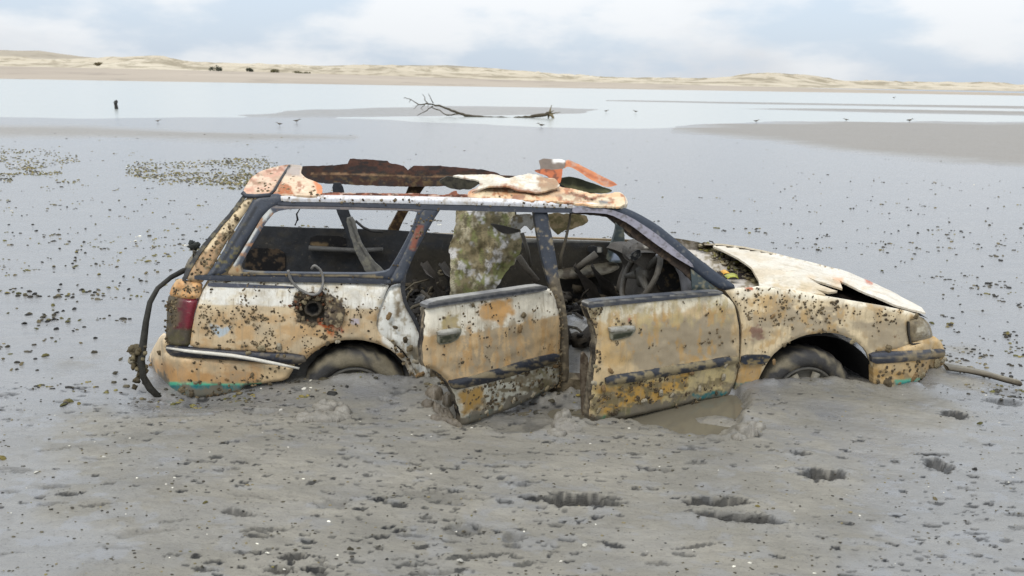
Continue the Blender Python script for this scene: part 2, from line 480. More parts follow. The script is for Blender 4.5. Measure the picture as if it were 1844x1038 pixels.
# ------------------------------------------------------------------ the car wreck
car = bpy.data.objects.new('wrecked_car', None); link(car)
mw = np.eye(4); mw[:3, :3] = RM.T; mw[:3, 3] = CORG
car.matrix_world = Matrix(mw.tolist())
tag(car, 'rusted tan and white station wagon sunk in mud, roof torn, two doors hanging open', 'car')
WHITE, TAN, TAN2, GREYM = (234, 229, 216), (205, 181, 144), (184, 142, 92), (160, 145, 120)
YEL, TEAL, BLK, LAV = (196, 146, 58), (28, 112, 116), (46, 49, 57), (140, 138, 146)
RUST, BRN, MUDC = (160, 84, 44), (64, 42, 30), (128, 118, 102)
BLK4 = C4(BLK, 0.45); DARK4 = C4((44, 43, 43), 0.6); BRN4 = C4(BRN, 0.8)

# near side: rear quarter panel with the wheel arch and the door opening edge
q_out = [(378, 505), (540, 508), (702, 512), (692, 535), (682, 562), (677, 585), (682, 601), (700, 615), (722, 634), (742, 660), (757, 692), (775, 735),
         (757, 735), (744, 690), (728, 655), (708, 634), (680, 620), (648, 613), (615, 614), (585, 623), (562, 638), (545, 655), (536, 660),
         (536, 641), (440, 636), (341, 629), (344, 600), (351, 565), (362, 530)]
qp = Paint(TAN, 0.42).on([(330, 480), (720, 480), (720, 558), (520, 553), (330, 547)], WHITE, 0.3, 2, 2, 20)
qp.blotch([(330, 560), (700, 560), (700, 650), (330, 650)], (190, 150, 98), 0.15, 0.2, (40, 22), 0.7)
qp.blotch([(330, 490), (700, 490), (700, 560), (330, 560)], (214, 196, 160), 0.2, 0.25, (30, 16), 0.6, seed=4)
qp.on([(528, 534), (545, 526), (575, 530), (600, 528), (618, 542), (620, 575), (606, 594), (585, 586), (560, 590), (534, 580)], (86, 72, 54), 0.85, 2, 9, 7)
qp.on([(575, 580), (612, 582), (618, 596), (590, 600)], (150, 70, 30), 0.7, 3, 6, 8).on([(585, 588), (606, 588), (604, 606), (596, 606)], (176, 92, 34), 0.8, 4, 5, 6, 0.8)
qp.on([(378, 584), (392, 587), (400, 592), (415, 588), (410, 602), (396, 607), (384, 601)], (182, 192, 196), 0.3, 1.5, 3, 8)
qp.on([(630, 574), (646, 574), (648, 584), (634, 584)], (200, 190, 205), 0.4, 1.5, 4, 6)
qp.on([(677, 560), (705, 610), (742, 655), (790, 740), (700, 740), (725, 645), (690, 618)], (222, 216, 202), 0.4, 3, 3, 15)
qp.blotch([(690, 640), (790, 640), (790, 740), (690, 740)], MUDC, -0.05, 0.15, (14, 12), 0.9, seed=8)
quarter = panel('quarter_panel', q_out, side(), M_PAINT, qp, car, 0.02, step=2.6, dent=0.006,
                holes=[[(536, 540), (560, 532), (582, 540), (590, 558), (582, 580), (558, 584), (538, 572)]], roll=0.012)
jam = panel('door_jamb', [(702, 520), (724, 514), (728, 545), (742, 572), (765, 620), (774, 660), (778, 700), (770, 738), (754, 705), (742, 655), (722, 627), (690, 612), (678, 602), (677, 580), (686, 552)], side(0.02), M_PAINT,
      Paint((226, 224, 214), 0.4).on([(712, 540), (722, 542), (722, 575), (712, 572)], (120, 106, 84), .8, 3, 7, 8).blotch([(700, 610), (790, 610), (790, 745), (700, 745)], (124, 112, 88), 0.0, 0.15, (10, 14), 0.9).blotch(None, (150, 136, 108), 0.25, 0.1, (8, 8), 0.7, seed=5), car, 0.05, step=3, dent=0.012, roll=0.01)
panel('rubber_seal', strip_poly([(727, 488), (725, 520), (730, 548), (746, 576), (768, 624), (778, 665)], [10, 8, 6, 6, 6, 6]), side(0.0), M_TRIM, C4((44, 44, 46), .7), jam, 0.03, step=3)
# fuel filler recess, torn open
mb = MB()
fc = side(0.0)([[563, 559]])[0]
rim_ = [fc + np.array([0.085 * math.cos(t) * 1.0, 0.012, 0.082 * math.sin(t)]) for t in np.linspace(0, 2 * math.pi, 17)]
mb.tube(rim_, 0.010, C4((74, 62, 48), 0.85), 7, 0.7)
for k_ in range(70):
    t_ = random.uniform(0, 6.28); q_ = random.uniform(.06, .125); mb.blob(fc + np.array([q_ * math.cos(t_), random.uniform(-.012, .008), q_ * .95 * math.sin(t_)]), random.uniform(.004, .014), C4(random.choice([(84, 72, 54), (60, 50, 40), (112, 98, 74), (104, 66, 40)]), .85), 5, .5)
cup = []; k = 18
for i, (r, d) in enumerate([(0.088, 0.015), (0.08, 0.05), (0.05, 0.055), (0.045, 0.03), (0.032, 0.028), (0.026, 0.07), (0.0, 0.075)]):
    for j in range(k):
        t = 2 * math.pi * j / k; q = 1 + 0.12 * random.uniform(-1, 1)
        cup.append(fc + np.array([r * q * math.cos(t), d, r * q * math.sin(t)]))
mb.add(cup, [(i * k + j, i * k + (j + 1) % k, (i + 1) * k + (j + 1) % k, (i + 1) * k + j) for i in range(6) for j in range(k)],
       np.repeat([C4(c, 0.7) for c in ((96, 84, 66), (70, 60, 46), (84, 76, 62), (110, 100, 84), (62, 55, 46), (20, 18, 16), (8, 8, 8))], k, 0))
mb.build('fuel_filler', M_MUDDY, quarter)
panel('filler_flap', [(584, 536), (600, 533), (615, 545), (621, 560), (618, 588), (606, 592), (594, 584), (586, 590), (583, 570), (588, 552)], side(-0.02), M_MUDDY,
      Paint((98, 84, 64), 0.8).blotch(None, (60, 50, 40), 0.0, 0.2, (9, 9)).blotch(None, (150, 134, 104), 0.2, 0.1, (7, 7), seed=5), quarter, 0.02, step=2.5, dent=0.03, jit=3)
# belt moulding and the fading dark side stripe
panel('belt_moulding', strip_poly([(350, 500), (440, 503), (560, 504), (704, 508)], 9), side(-0.012), M_TRIM, BLK4, car, 0.02, step=4)
panel('side_stripe', strip_poly([(374, 513), (430, 515), (530, 518)], [7, 7, 4]), side(-0.003), M_TRIM, C4((74, 76, 86), 0.4), quarter, 0.004, step=4)
# rear bumper
bp_ = Paint((213, 186, 144), 0.4).on([(240, 640), (470, 660), (470, 720), (240, 720)], (196, 152, 100), 0.5, 14, 18, 30).blotch(None, (226, 200, 158), 0.15, 0.2, (40, 20), 0.6)
bp_.on([(278, 600), (300, 600), (300, 640), (262, 650)], (226, 200, 160), 0.4, 5, 5)
bp_.on([(250, 685), (330, 692), (470, 692), (470, 725), (250, 725)], TEAL, 0.4, 1.5, 2).on([(250, 685), (330, 689.5), (470, 690), (470, 693), (330, 693.5), (250, 689)], (88, 190, 150), 0.4, 1, 1.5)
bp_.blotch([(260, 700), (470, 700), (470, 730), (260, 730)], (110, 100, 66), 0.22, 0.08, (12, 8), 0.9, seed=3)
rb = panel('rear_bumper', [(287, 606), (299, 612), (301, 640), (350, 645), (440, 651), (530, 658), (528, 668), (516, 688), (470, 695), (440, 698), (432, 712), (350, 722), (296, 718), (278, 694), (268, 680), (262, 655), (270, 636)],
           side(-0.025), M_PAINT, bp_, car, 0.05, step=3.5, dent=0.006, roll=0.03)
panel('bumper_trim', [(297, 624), (340, 629), (440, 636), (546, 641), (552, 654), (530, 658), (440, 652), (345, 646), (308, 643), (298, 634)], side(-0.034), M_TRIM,
      Paint((42, 44, 52), 0.4).blotch(None, (110, 100, 84), 0.25, 0.1, (30, 5), 0.8), rb, 0.03, step=3.5, roll=0.012)
mb = MB()
pts = [side(-0.05)([[u, v]])[0] for u, v in ((300, 627), (340, 633), (380, 637), (420, 641), (460, 648), (500, 656), (539, 664))]
mb.tube(pts, [0.006, 0.009, 0.01, 0.01, 0.01, 0.009, 0.006], C4((206, 200, 186), 0.35), 7)
mb.build('trim_rod', M_TRIM, car)
# tail lamp cluster
tl = panel('tail_lamp', [(303, 533), (330, 537), (355, 540), (349, 570), (343, 600), (341, 626), (318, 627), (301, 623), (297, 600), (299, 570), (300, 545)], side(-0.004), M_TRIM,
           Paint((74, 66, 54), 0.5).on([(318, 530), (362, 532), (352, 594), (312, 592)], (92, 34, 42), 0.18, 2, 3).on([(336, 530), (362, 532), (352, 594), (334, 592)], (112, 36, 46), 0.15, 4, 3)
           .blotch([(290, 520), (330, 520), (325, 640), (290, 640)], (92, 82, 62), -0.1, 0.2, (9, 9), 0.9).blotch([(290, 596), (350, 596), (350, 640), (290, 640)], (84, 78, 52), 0.05, 0.2, (10, 10), 0.9, seed=6),
           car, 0.04, step=3, dent=0.006, roll=0.02, jit=1)
panel('lamp_surround', [(317, 505), (338, 509), (363, 512), (359, 537), (345, 541), (320, 538), (303, 533), (308, 518)], side(-0.006), M_PAINT,
      Paint((204, 150, 92), 0.5).blotch(None, (120, 96, 66), 0.05, 0.15, (9, 9), 0.8).blotch(None, (226, 190, 140), 0.2, 0.2, (12, 12), 0.5, seed=4), car, 0.03, step=3, roll=0.015, dent=0.005)
# tailgate pillar: tan skin, black rubber, trims
gate = panel('tailgate_pillar', [(442, 357), (462, 356), (440, 385), (412, 428), (392, 462), (372, 500), (362, 512), (334, 507), (342, 486), (368, 448), (402, 405)], side(0.0), M_PAINT,
             Paint((216, 192, 152), 0.4).on([(330, 470), (372, 455), (395, 425), (430, 430), (370, 520), (320, 520)], (150, 108, 66), 0.6, 3, 14, 9, 0.75).blotch(None, (98, 84, 58), 0.22, 0.1, (7, 7), 0.9),
             car, 0.05, step=3, roll=0.012)
panel('rubber_seal', strip_poly([(441, 352), (420, 380), (392, 412), (360, 452), (340, 484), (330, 506)], [7, 6, 6, 7, 8, 8]), side(0.004), M_TRIM,
      Paint((58, 58, 58), 0.6).blotch(None, (112, 104, 84), 0.1, 0.15, (8, 8)), gate, 0.06, step=3, jit=1)
panel('rear_pillar', [(459, 353), (508, 350), (510, 366), (492, 374), (470, 392), (448, 425), (425, 462), (404, 496), (350, 504), (366, 504), (392, 468), (420, 422), (440, 388)], side(-0.008), M_TRIM,
      Paint((58, 62, 70), 0.4).on(strip_poly([(462, 372), (430, 424), (398, 475), (378, 505)], 6), (38, 40, 44), 0.5, 1.5, 1).blotch([(380, 410), (440, 410), (420, 510), (340, 510)], (110, 100, 62), 0.22, 0.08, (8, 8), 0.8),
      car, 0.05, step=3, roll=0.01)
panel('window_frame', [(489, 366), (620, 368), (757, 372), (770, 374), (758, 400), (735, 450), (704, 505), (690, 503), (560, 500), (425, 498), (408, 494), (425, 470), (452, 425), (476, 383)],
      side(-0.004), M_TRIM, Paint((56, 60, 69), 0.42).on(strip_poly([(487, 377), (462, 404), (436, 446), (408, 492)], 13), (178, 178, 172), 0.4, 1.5, 2)
      .on([(404, 480), (432, 478), (436, 500), (400, 500)], (150, 128, 96), 0.7, 2, 4, 8).blotch([(425, 375), (500, 375), (440, 500), (400, 500)], (150, 104, 62), 0.25, 0.1, (7, 9), 0.8)
      .on([(488, 372), (760, 376), (756, 380), (500, 376)], (132, 118, 106), 0.5, 1.5, 1, 8, 0.7)
      .on(strip_poly([(430, 492), (560, 496), (690, 499)], 3), (168, 150, 112), 0.6, 1, 1.5, 8, 0.7),
      car, 0.045, step=3, roll=0.008,
      holes=[chaikin([(501, 376), (620, 378), (750, 380), (752, 388), (735, 428), (712, 470), (697, 494), (560, 493), (437, 491), (432, 482), (450, 448), (478, 402)], 2, 0.2)])
# hose looped out of the window
mb = MB()
hp = [(519, 487), (523, 502), (533, 516), (548, 526), (562, 531), (574, 528), (581, 514), (581, 498), (576, 486), (566, 479), (560, 486)]
pts = [side(-0.05 + 0.03 * abs(math.sin(i * 0.7)))([[u, v]])[0] for i, (u, v) in enumerate(hp)]
P = np.array(pts); pp = []
for i in range(len(P) - 1):
    for t in np.linspace(0, 1, 4, endpoint=False):
        p0 = P[max(i - 1, 0)]; p1 = P[i]; p2 = P[i + 1]; p3 = P[min(i + 2, len(P) - 1)]
        pp.append(0.5 * ((2 * p1) + (p2 - p0) * t + (2 * p0 - 5 * p1 + 4 * p2 - p3) * t * t + (3 * p1 - p0 - 3 * p2 + p3) * t ** 3))
mb.tube(pp, 0.0072, C4((116, 112, 106), 0.6), 8, 0.15)
mb.build('hose', M_MUDDY, car)
# pillars of the near side
cp1 = Paint((54, 58, 66), 0.42).on([(752, 404), (764, 408), (746, 452), (736, 450)], (124, 72, 54), 0.7, 2, 3, 8).blotch(None, (112, 104, 86), 0.3, 0.08, (8, 8), 0.8)
NEARP = {
    'c': [(757, 373), (796, 374), (783, 394), (768, 420), (752, 448), (738, 478), (726, 512), (700, 512), (706, 494), (722, 462), (742, 416)],
    'b': [(961, 378), (986, 379), (991, 408), (1000, 452), (1008, 505), (1018, 545), (1024, 590), (1026, 690), (1008, 690), (1007, 590), (1000, 545), (985, 500), (974, 455), (966, 410)]}
panel('pillar', NEARP['c'], side(-0.004), M_TRIM, cp1, car, 0.07, step=3, roll=0.01)
panel('pillar', NEARP['b'], side(0.012), M_TRIM, Paint((48, 52, 60), 0.42).on([(990, 500), (1040, 500), (1040, 700), (990, 700)], (96, 86, 70), 0.7, 10, 22, 12).blotch(None, (140, 126, 100), 0.28, 0.08, (8, 8), 0.8),
      car, 0.07, step=3, roll=0.01)
# drip rail: bright strip above, black rubber below
panel('roof_rail', [(505, 352), (600, 353), (760, 355), (900, 359), (1000, 363), (1083, 367), (1083, 376), (1050, 375), (1030, 376), (900, 371), (760, 368), (600, 365), (505, 364)], side(-0.012), M_PAINT,
      Paint((226, 224, 224), 0.35).on(strip_poly([(505, 359), (760, 362), (1083, 373)], 2), (196, 196, 200), 0.4, 1, 0.5).blotch(None, (150, 130, 108), 0.42, 0.06, (9, 6), 0.7),
      car, 0.03, step=3, roll=0.008)
panel('drip_moulding', [(500, 364), (620, 366), (760, 369), (900, 372), (1030, 377), (1050, 376), (1050, 384), (960, 383), (795, 379), (757, 377), (620, 372), (500, 370)], side(-0.006), M_TRIM,
      Paint((52, 55, 63), 0.45), car, 0.04, step=3)
# windscreen pillar: black outer strip, grey inner strip, dark brown return
panel('windscreen_pillar', [(1082, 370), (1118, 372), (1150, 385), (1186, 406), (1217, 431), (1256, 464), (1294, 493), (1330, 519), (1303, 525), (1268, 503), (1236, 475), (1208, 452), (1177, 427), (1140, 402), (1108, 384), (1082, 379)],
      side(-0.004), M_TRIM, Paint((46, 52, 62), 0.35).blotch(None, (110, 108, 104), 0.42, 0.06, (8, 8), 0.6), car, 0.06, step=3, roll=0.012)
panel('pillar_strip', [(1032, 373), (1100, 377), (1136, 391), (1178, 418), (1217, 450), (1246, 474), (1250, 484), (1216, 464), (1177, 437), (1134, 404), (1098, 386), (1062, 383), (1030, 384)], side(-0.016), M_TRIM,
      Paint((138, 134, 142), 0.45).blotch(None, (92, 86, 82), 0.25, 0.1, (9, 6), 0.7), car, 0.012, step=3)
panel('pillar_lining', [(1030, 380), (1062, 380), (1098, 384), (1134, 402), (1177, 434), (1216, 462), (1256, 490), (1290, 522), (1262, 520), (1225, 487), (1180, 456), (1144, 430), (1118, 408), (1104, 394), (1075, 388), (1028, 386)], side(0.03), M_DARK,
      Paint((58, 48, 40), 0.8).blotch(None, (92, 76, 58), 0.2, 0.15, (9, 9), 0.8), car, 0.05, step=3, jit=2)
panel('sail_panel', [(1244, 484), (1268, 503), (1294, 522), (1247, 527)], side(0.005), M_TRIM, Paint((56, 66, 66), 0.3).blotch(None, (120, 114, 92), 0.3, 0.1, (6, 6), 0.9), car, 0.012, step=3, rnd=0)
# front fender
f_out = [(1304, 521), (1356, 520), (1372, 517), (1420, 522), (1478, 533), (1547, 545), (1590, 552), (1634, 561), (1662, 570), (1636, 578), (1636, 604), (1641, 624), (1600, 634), (1576, 637),
         (1576, 700), (1573, 664), (1561, 632), (1540, 613), (1512, 602), (1485, 600), (1450, 605), (1415, 621), (1391, 641), (1374, 670), (1362, 700), (1350, 728),
         (1316, 722), (1328, 692), (1336, 645), (1338, 596), (1332, 560), (1318, 538)]
fp = Paint((213, 192, 154), 0.45).on([(1300, 505), (1400, 505), (1560, 535), (1680, 560), (1680, 572), (1560, 556), (1400, 530), (1330, 535)], (228, 216, 190), 0.35, 5, 8, 20)
fp.blotch([(1350, 540), (1650, 545), (1650, 640), (1350, 640)], GREYM, 0.0, 0.08, (44, 26), 0.9, seed=12).blotch(None, (184, 148, 92), 0.2, 0.1, (22, 30), 0.7, seed=21)
fp.on([(1355, 570), (1398, 566), (1395, 602), (1352, 625)], GREYM, 0.7, 4, 8, 14, 0.7).on([(1530, 580), (1628, 574), (1632, 628), (1575, 628)], GREYM, 0.7, 4, 10, 16, 0.8)
fp.on([(1352, 588), (1374, 587), (1376, 610), (1354, 612)], (122, 84, 72), 0.6, 2, 8, 5, 0.8)
fp.on([(1338, 656), (1372, 656), (1360, 730), (1310, 730)], (188, 148, 86), 0.6, 4, 8, 10).on([(1310, 695), (1352, 688), (1350, 705), (1310, 712)], TEAL, 0.5, 2, 5, 8, 0.85)
fp.blotch([(1300, 690), (1370, 690), (1370, 740), (1300, 740)], (120, 108, 76), 0.0, 0.15, (8, 8), 0.9, seed=31).on([(1344, 517), (1358, 517), (1358, 524), (1344, 524)], (178, 104, 70), 0.6, 1, 1)
fender = panel('fender', f_out, side(), M_PAINT, fp, car, 0.02, step=2.6, dent=0.010, roll=0.010, seed=3)
panel('side_trim', [(1337, 640), (1390, 640), (1380, 656), (1334, 657)], side(-0.012), M_TRIM, Paint((46, 50, 58), 0.4).blotch(None, (140, 122, 84), 0.2, 0.1, (10, 5), 0.8), fender, 0.015, step=3)
# front bumper
fb = Paint((202, 172, 124), 0.45).on([(1630, 600), (1710, 600), (1710, 632), (1630, 634)], (206, 176, 128), 0.5, 4, 6).blotch(None, (176, 138, 78), 0.05, 0.15, (18, 14), 0.8).blotch(None, (150, 128, 92), 0.2, 0.1, (12, 12), 0.9, seed=5)
fb.on([(1612, 686), (1660, 684), (1660, 715), (1612, 715)], TEAL, 0.35, 2, 3).on([(1612, 684), (1660, 681), (1660, 685), (1612, 689)], (90, 180, 150), 0.4, 1, 1.5)
fbo = panel('front_bumper', [(1640, 622), (1662, 615), (1687, 608), (1699, 617), (1705, 632), (1705, 658), (1692, 664), (1680, 668), (1658, 688), (1652, 704), (1618, 708), (1582, 706), (1576, 690), (1575, 638), (1605, 634)], side(-0.02), M_PAINT, fb, car, 0.05,
            step=3.5, dent=0.008, roll=0.02, jit=1)
panel('bumper_trim', [(1570, 638), (1610, 635), (1660, 632), (1704, 629), (1704, 645), (1660, 650), (1610, 655), (1573, 657)], side(-0.036), M_TRIM,
      Paint((62, 64, 72), 0.42).on(strip_poly([(1570, 646), (1704, 638)], 3), (136, 126, 106), 0.5, 1.5, 2).blotch([(1620, 620), (1710, 620), (1710, 660), (1620, 660)], (146, 130, 102), 0.0, 0.2, (10, 8), 0.9), fbo, 0.03, step=3, roll=0.01)
hl = panel('headlamp', [(1637, 579), (1650, 575), (1666, 573), (1678, 586), (1684, 606), (1682, 615), (1660, 619), (1641, 621), (1636, 600)], side(-0.004), M_TRIM,
           Paint((122, 108, 84), 0.4).on([(1646, 592), (1664, 588), (1667, 602), (1650, 607)], (164, 150, 122), 0.35, 2, 2).blotch(None, (146, 130, 100), 0.05, 0.2, (10, 9), 0.7), car, 0.04, step=2.5, roll=0.02, dent=0.01)

panel('lens', [(1642, 584), (1652, 580), (1665, 578), (1675, 590), (1679, 606), (1660, 611), (1645, 613)], side(-0.010), M_TRIM,
      Paint((150, 136, 108), 0.22).on([(1648, 592), (1664, 588), (1667, 601), (1651, 606)], (196, 184, 158), 0.2, 1.5, 1).blotch(None, (112, 98, 74), 0.12, 0.15, (9, 7), 0.8), hl, 0.012, step=2.5, roll=0.012)
panel('lamp_rim', strip_poly([(1637, 580), (1637, 600), (1641, 621), (1662, 619), (1682, 615)], 3), side(-0.012), M_TRIM, C4((52, 46, 38), .6), hl, 0.02, step=2.5)
# bonnet: one sheet over the front, buckled at the near front corner
def Hhood(a, w):
    x = (w - 0.845) / 0.80
    edge = np.interp(a, [1.15, 1.5, 1.8, 2.1, 2.35, 2.55, 2.75], [0.535, 0.525, 0.502, 0.462, 0.42, 0.375, 0.31])
    return edge + 0.045 * (1 - x * x) - 0.02 * sstep(w, 1.2, 1.7)
h_out = [(1368, 514), (1366, 503), (1353, 482), (1328, 465), (1288, 446), (1262, 438), (1300, 440), (1340, 445), (1388, 455), (1436, 466), (1476, 475), (1512, 485), (1564, 505), (1616, 529), (1645, 545), (1660, 554), (1667, 563),
         (1640, 556), (1616, 549), (1592, 541), (1568, 532), (1546, 522), (1527, 513), (1512, 506), (1517, 520), (1490, 511), (1455, 501), (1478, 514), (1508, 524), (1492, 527), (1470, 522), (1486, 532), (1440, 525), (1400, 519)]
hp_ = Paint((214, 203, 182), 0.4).blotch([(1366, 500), (1540, 525), (1540, 545), (1366, 530)], (190, 166, 124), 0.0, 0.2, (20, 8), .8, seed=71).blotch(None, (198, 178, 146), 0.12, 0.2, (60, 14), 0.6).on([(1300, 430), (1520, 480), (1680, 560), (1640, 560), (1500, 505), (1400, 470)], (226, 216, 198), 0.35, 12, 8, 30)
hp_.on([(1556, 500), (1572, 504), (1570, 512), (1558, 508)], (190, 100, 70), 0.6, 2, 3).on([(1500, 500), (1520, 502), (1515, 510), (1500, 508)], (214, 168, 130), 0.6, 3, 4).blotch([(1420, 480), (1600, 520), (1560, 540), (1430, 515)], (206, 182, 148), 0.1, 0.2, (20, 10), 0.6, seed=6)
hood = panel('bonnet', h_out, on_height(Hhood, 0.02, 1.75), M_PAINT, hp_, car, 0.012, tdir=(0, 0.1, -1), step=3.5, dent=-0.008, rnd=0, back=C4((60, 48, 38), 0.8), seed=9)
def flap(name, tri, mat, col, parent, back=None, n=7, sag=0.0, rough=0.0, thick=0.006):
    """bent sheet metal through four corners in car space"""
    a, b, c, d = [np.array(p, float) for p in tri]; V = []; F = []
    for i in range(n + 1):
        for j in range(n + 1):
            s, t = i / n, j / n
            p = (a * (1 - s) + b * s) * (1 - t) + (d * (1 - s) + c * s) * t
            p = p + np.array([0, 0, 1]) * (sag * 4 * s * (1 - s)) + rough * np.array([random.uniform(-1, 1) for _ in range(3)])
            V.append(p)
    for i in range(n):
        for j in range(n): F.append((i * (n + 1) + j, (i + 1) * (n + 1) + j, (i + 1) * (n + 1) + j + 1, i * (n + 1) + j + 1))
    m = len(V); nr = np.cross(b - a, d - a); nr /= np.linalg.norm(nr)
    V2 = [p + nr * thick for p in V]; F2 = [tuple(x + m for x in f[::-1]) for f in F]
    cc = np.array([col] * m + [col if back is None else back] * m)
    ring = [i for i in range(n + 1)] + [(i + 1) * (n + 1) + n for i in range(n)] + [n * (n + 1) + j for j in range(n - 1, -1, -1)] + [i * (n + 1) for i in range(n - 1, 0, -1)]
    F3 = [(ring[i], ring[(i + 1) % len(ring)], ring[(i + 1) % len(ring)] + m, ring[i] + m) for i in range(len(ring))]
    return mesh_obj(name, V + V2, F + F2 + F3, mat, parent, cc)
def pt(u, v, w): return const(w)([[u, v]])[0]
# dark engine bay below the torn bonnet edge
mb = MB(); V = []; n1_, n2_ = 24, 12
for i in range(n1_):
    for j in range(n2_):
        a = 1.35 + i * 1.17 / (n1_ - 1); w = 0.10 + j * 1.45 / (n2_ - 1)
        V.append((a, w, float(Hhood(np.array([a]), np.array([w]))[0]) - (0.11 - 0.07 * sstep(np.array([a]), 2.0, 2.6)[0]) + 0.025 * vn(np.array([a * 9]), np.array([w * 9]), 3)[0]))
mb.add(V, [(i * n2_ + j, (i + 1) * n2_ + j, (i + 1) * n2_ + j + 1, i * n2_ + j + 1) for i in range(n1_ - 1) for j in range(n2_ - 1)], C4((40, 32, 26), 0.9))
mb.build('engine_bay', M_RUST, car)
# scuttle below the missing windscreen, strewn with debris
cowl = panel('scuttle', [(1205, 425), (1232, 432), (1262, 438), (1290, 447), (1328, 466), (1352, 482), (1367, 504), (1368, 518), (1330, 522), (1290, 494), (1250, 462)],
             on_height(lambda a, w: 0.47 + 0.02 * np.sin(w * 6) + 0 * a, 0.06, 1.62), M_MUDDY,
             Paint((188, 178, 164), 0.6).on([(1215, 430), (1262, 436), (1330, 466), (1368, 500), (1368, 520), (1350, 505), (1318, 474), (1262, 448)], (104, 92, 66), 0.8, 3, 8, 9).on(strip_poly([(1240, 446), (1290, 462), (1330, 490)], 3), (84, 78, 70), 0.7, 1, 1.5)
             .blotch(None, (120, 106, 78), 0.15, 0.12, (12, 8), 0.9), car, 0.02, tdir=(0, 0, -1), step=3, dent=0.01)
mb = MB()
for k in range(90):
    t = random.random(); u = 1262 + 105 * t + random.uniform(-12, 4); v = 440 + 66 * t ** 1.25 + random.uniform(-6, 10)
    p = on_height(lambda a, w: 0.475 + 0.02 * np.sin(w * 6) + 0 * a, 0.06, 1.62)([[u, v]])[0]
    c = random.choice([(98, 88, 60), (76, 66, 46), (128, 116, 84), (110, 104, 52), (150, 140, 116)])
    mb.blob(p, (random.uniform(.008, .03), random.uniform(.008, .03), random.uniform(.005, .014)), C4(c, 0.8), 5, 0.4)
for k in range(14):
    p = on_height(lambda a, w: 0.48 + 0 * a, 0.06, 1.62)([[1280 + 80 * random.random(), 452 + 50 * random.random()]])[0]
    q = p + np.array([random.uniform(-.1, .1), random.uniform(-.1, .1), random.uniform(0, .03)])
    mb.tube([p, (p + q) / 2 + [0, 0, .01], q], 0.004, C4((90, 80, 58), 0.8), 5)
tag(mb.build('debris', M_CRUST, cowl), kind='stuff')
hk = on_height(lambda a, w: 0.50 + 0 * a, 0.06, 1.62)([[1284, 448]])[0]
mb = MB(); mb.tube([hk, hk + [0.005, 0, .03], hk + [-.01, 0, .05], hk + [-.035, 0, .055]], 0.005, C4((50, 46, 40), 0.6), 6)
mb.build('washer_nozzle', M_TRIM, cowl)

# wheels and wheel wells
def wheel(u, hub_h, w0, seed):
    a = side(0.05)([[u, 660]])[0][0]
    r = bpy.data.objects.new('wheel', None); link(r, car); r.location = (a, w0, hub_h)
    mb = MB(); k = 56; prof = [(0.190, 0.02), (0.200, -0.004), (0.225, -0.014), (0.255, -0.012), (0.275, 0.0), (0.292, 0.018), (0.297, 0.05), (0.299, 0.09), (0.296, 0.135), (0.28, 0.165), (0.2, 0.17)]
    V = []; C = []
    for i, (rr, y) in enumerate(prof):
        for j in range(k):
            t = 2 * math.pi * j / k; tread = 0.004 * ((j % 2) * 2 - 1) if 4 <= i <= 8 else 0
            V.append(((rr + tread) * math.cos(t), y, (rr + tread) * math.sin(t)))
            q = fbm(np.array([math.cos(t) * 3 + i * .5]), np.array([math.sin(t) * 3 + seed]), seed, 3)[0]
            m = float(sstep(np.array([q]), -0.1, 0.25)[0]) * (0.85 if i < 6 else 0.6)
            C.append(C4((58, 56, 54), 0.6) * (1 - m) + C4((132, 122, 100), 0.8) * m)
    mb.add(V, [(i * k + j, i * k + (j + 1) % k, (i + 1) * k + (j + 1) % k, (i + 1) * k + j) for i in range(len(prof) - 1) for j in range(k)], C)
    mb.build('tyre', M_MUDDY, r)
    mb = MB(); V = []; k = 40
    for (rr, y) in [(0.192, 0.01), (0.18, 0.0), (0.172, 0.012), (0.15, 0.03), (0.09, 0.022), (0.05, 0.006), (0.0, 0.004)]:
        for j in range(k): V.append((rr * math.cos(2 * math.pi * j / k), y, rr * math.sin(2 * math.pi * j / k)))
    mb.add(V, [(i * k + j, i * k + (j + 1) % k, (i + 1) * k + (j + 1) % k, (i + 1) * k + j) for i in range(6) for j in range(k)], C4((92, 88, 80), 0.5))
    for s_ in range(7):
        t = 2 * math.pi * s_ / 7 + 0.35
        mb.tube([(0.05 * math.cos(t), 0.0, 0.05 * math.sin(t)), (0.165 * math.cos(t), 0.006, 0.165 * math.sin(t))], [0.02, 0.026], C4((122, 116, 102), 0.5), 6)
    mb.build('rim', M_MUDDY, r)
    # dark well behind
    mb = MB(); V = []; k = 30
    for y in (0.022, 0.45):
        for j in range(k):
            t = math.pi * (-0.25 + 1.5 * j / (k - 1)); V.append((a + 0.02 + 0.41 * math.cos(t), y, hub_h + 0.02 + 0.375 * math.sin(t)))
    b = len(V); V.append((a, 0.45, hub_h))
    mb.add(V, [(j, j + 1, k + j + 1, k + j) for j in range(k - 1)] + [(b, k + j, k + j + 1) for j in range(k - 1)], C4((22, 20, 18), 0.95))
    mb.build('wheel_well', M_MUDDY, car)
    return r
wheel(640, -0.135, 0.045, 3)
wheel(1458, -0.13, 0.06, 8)

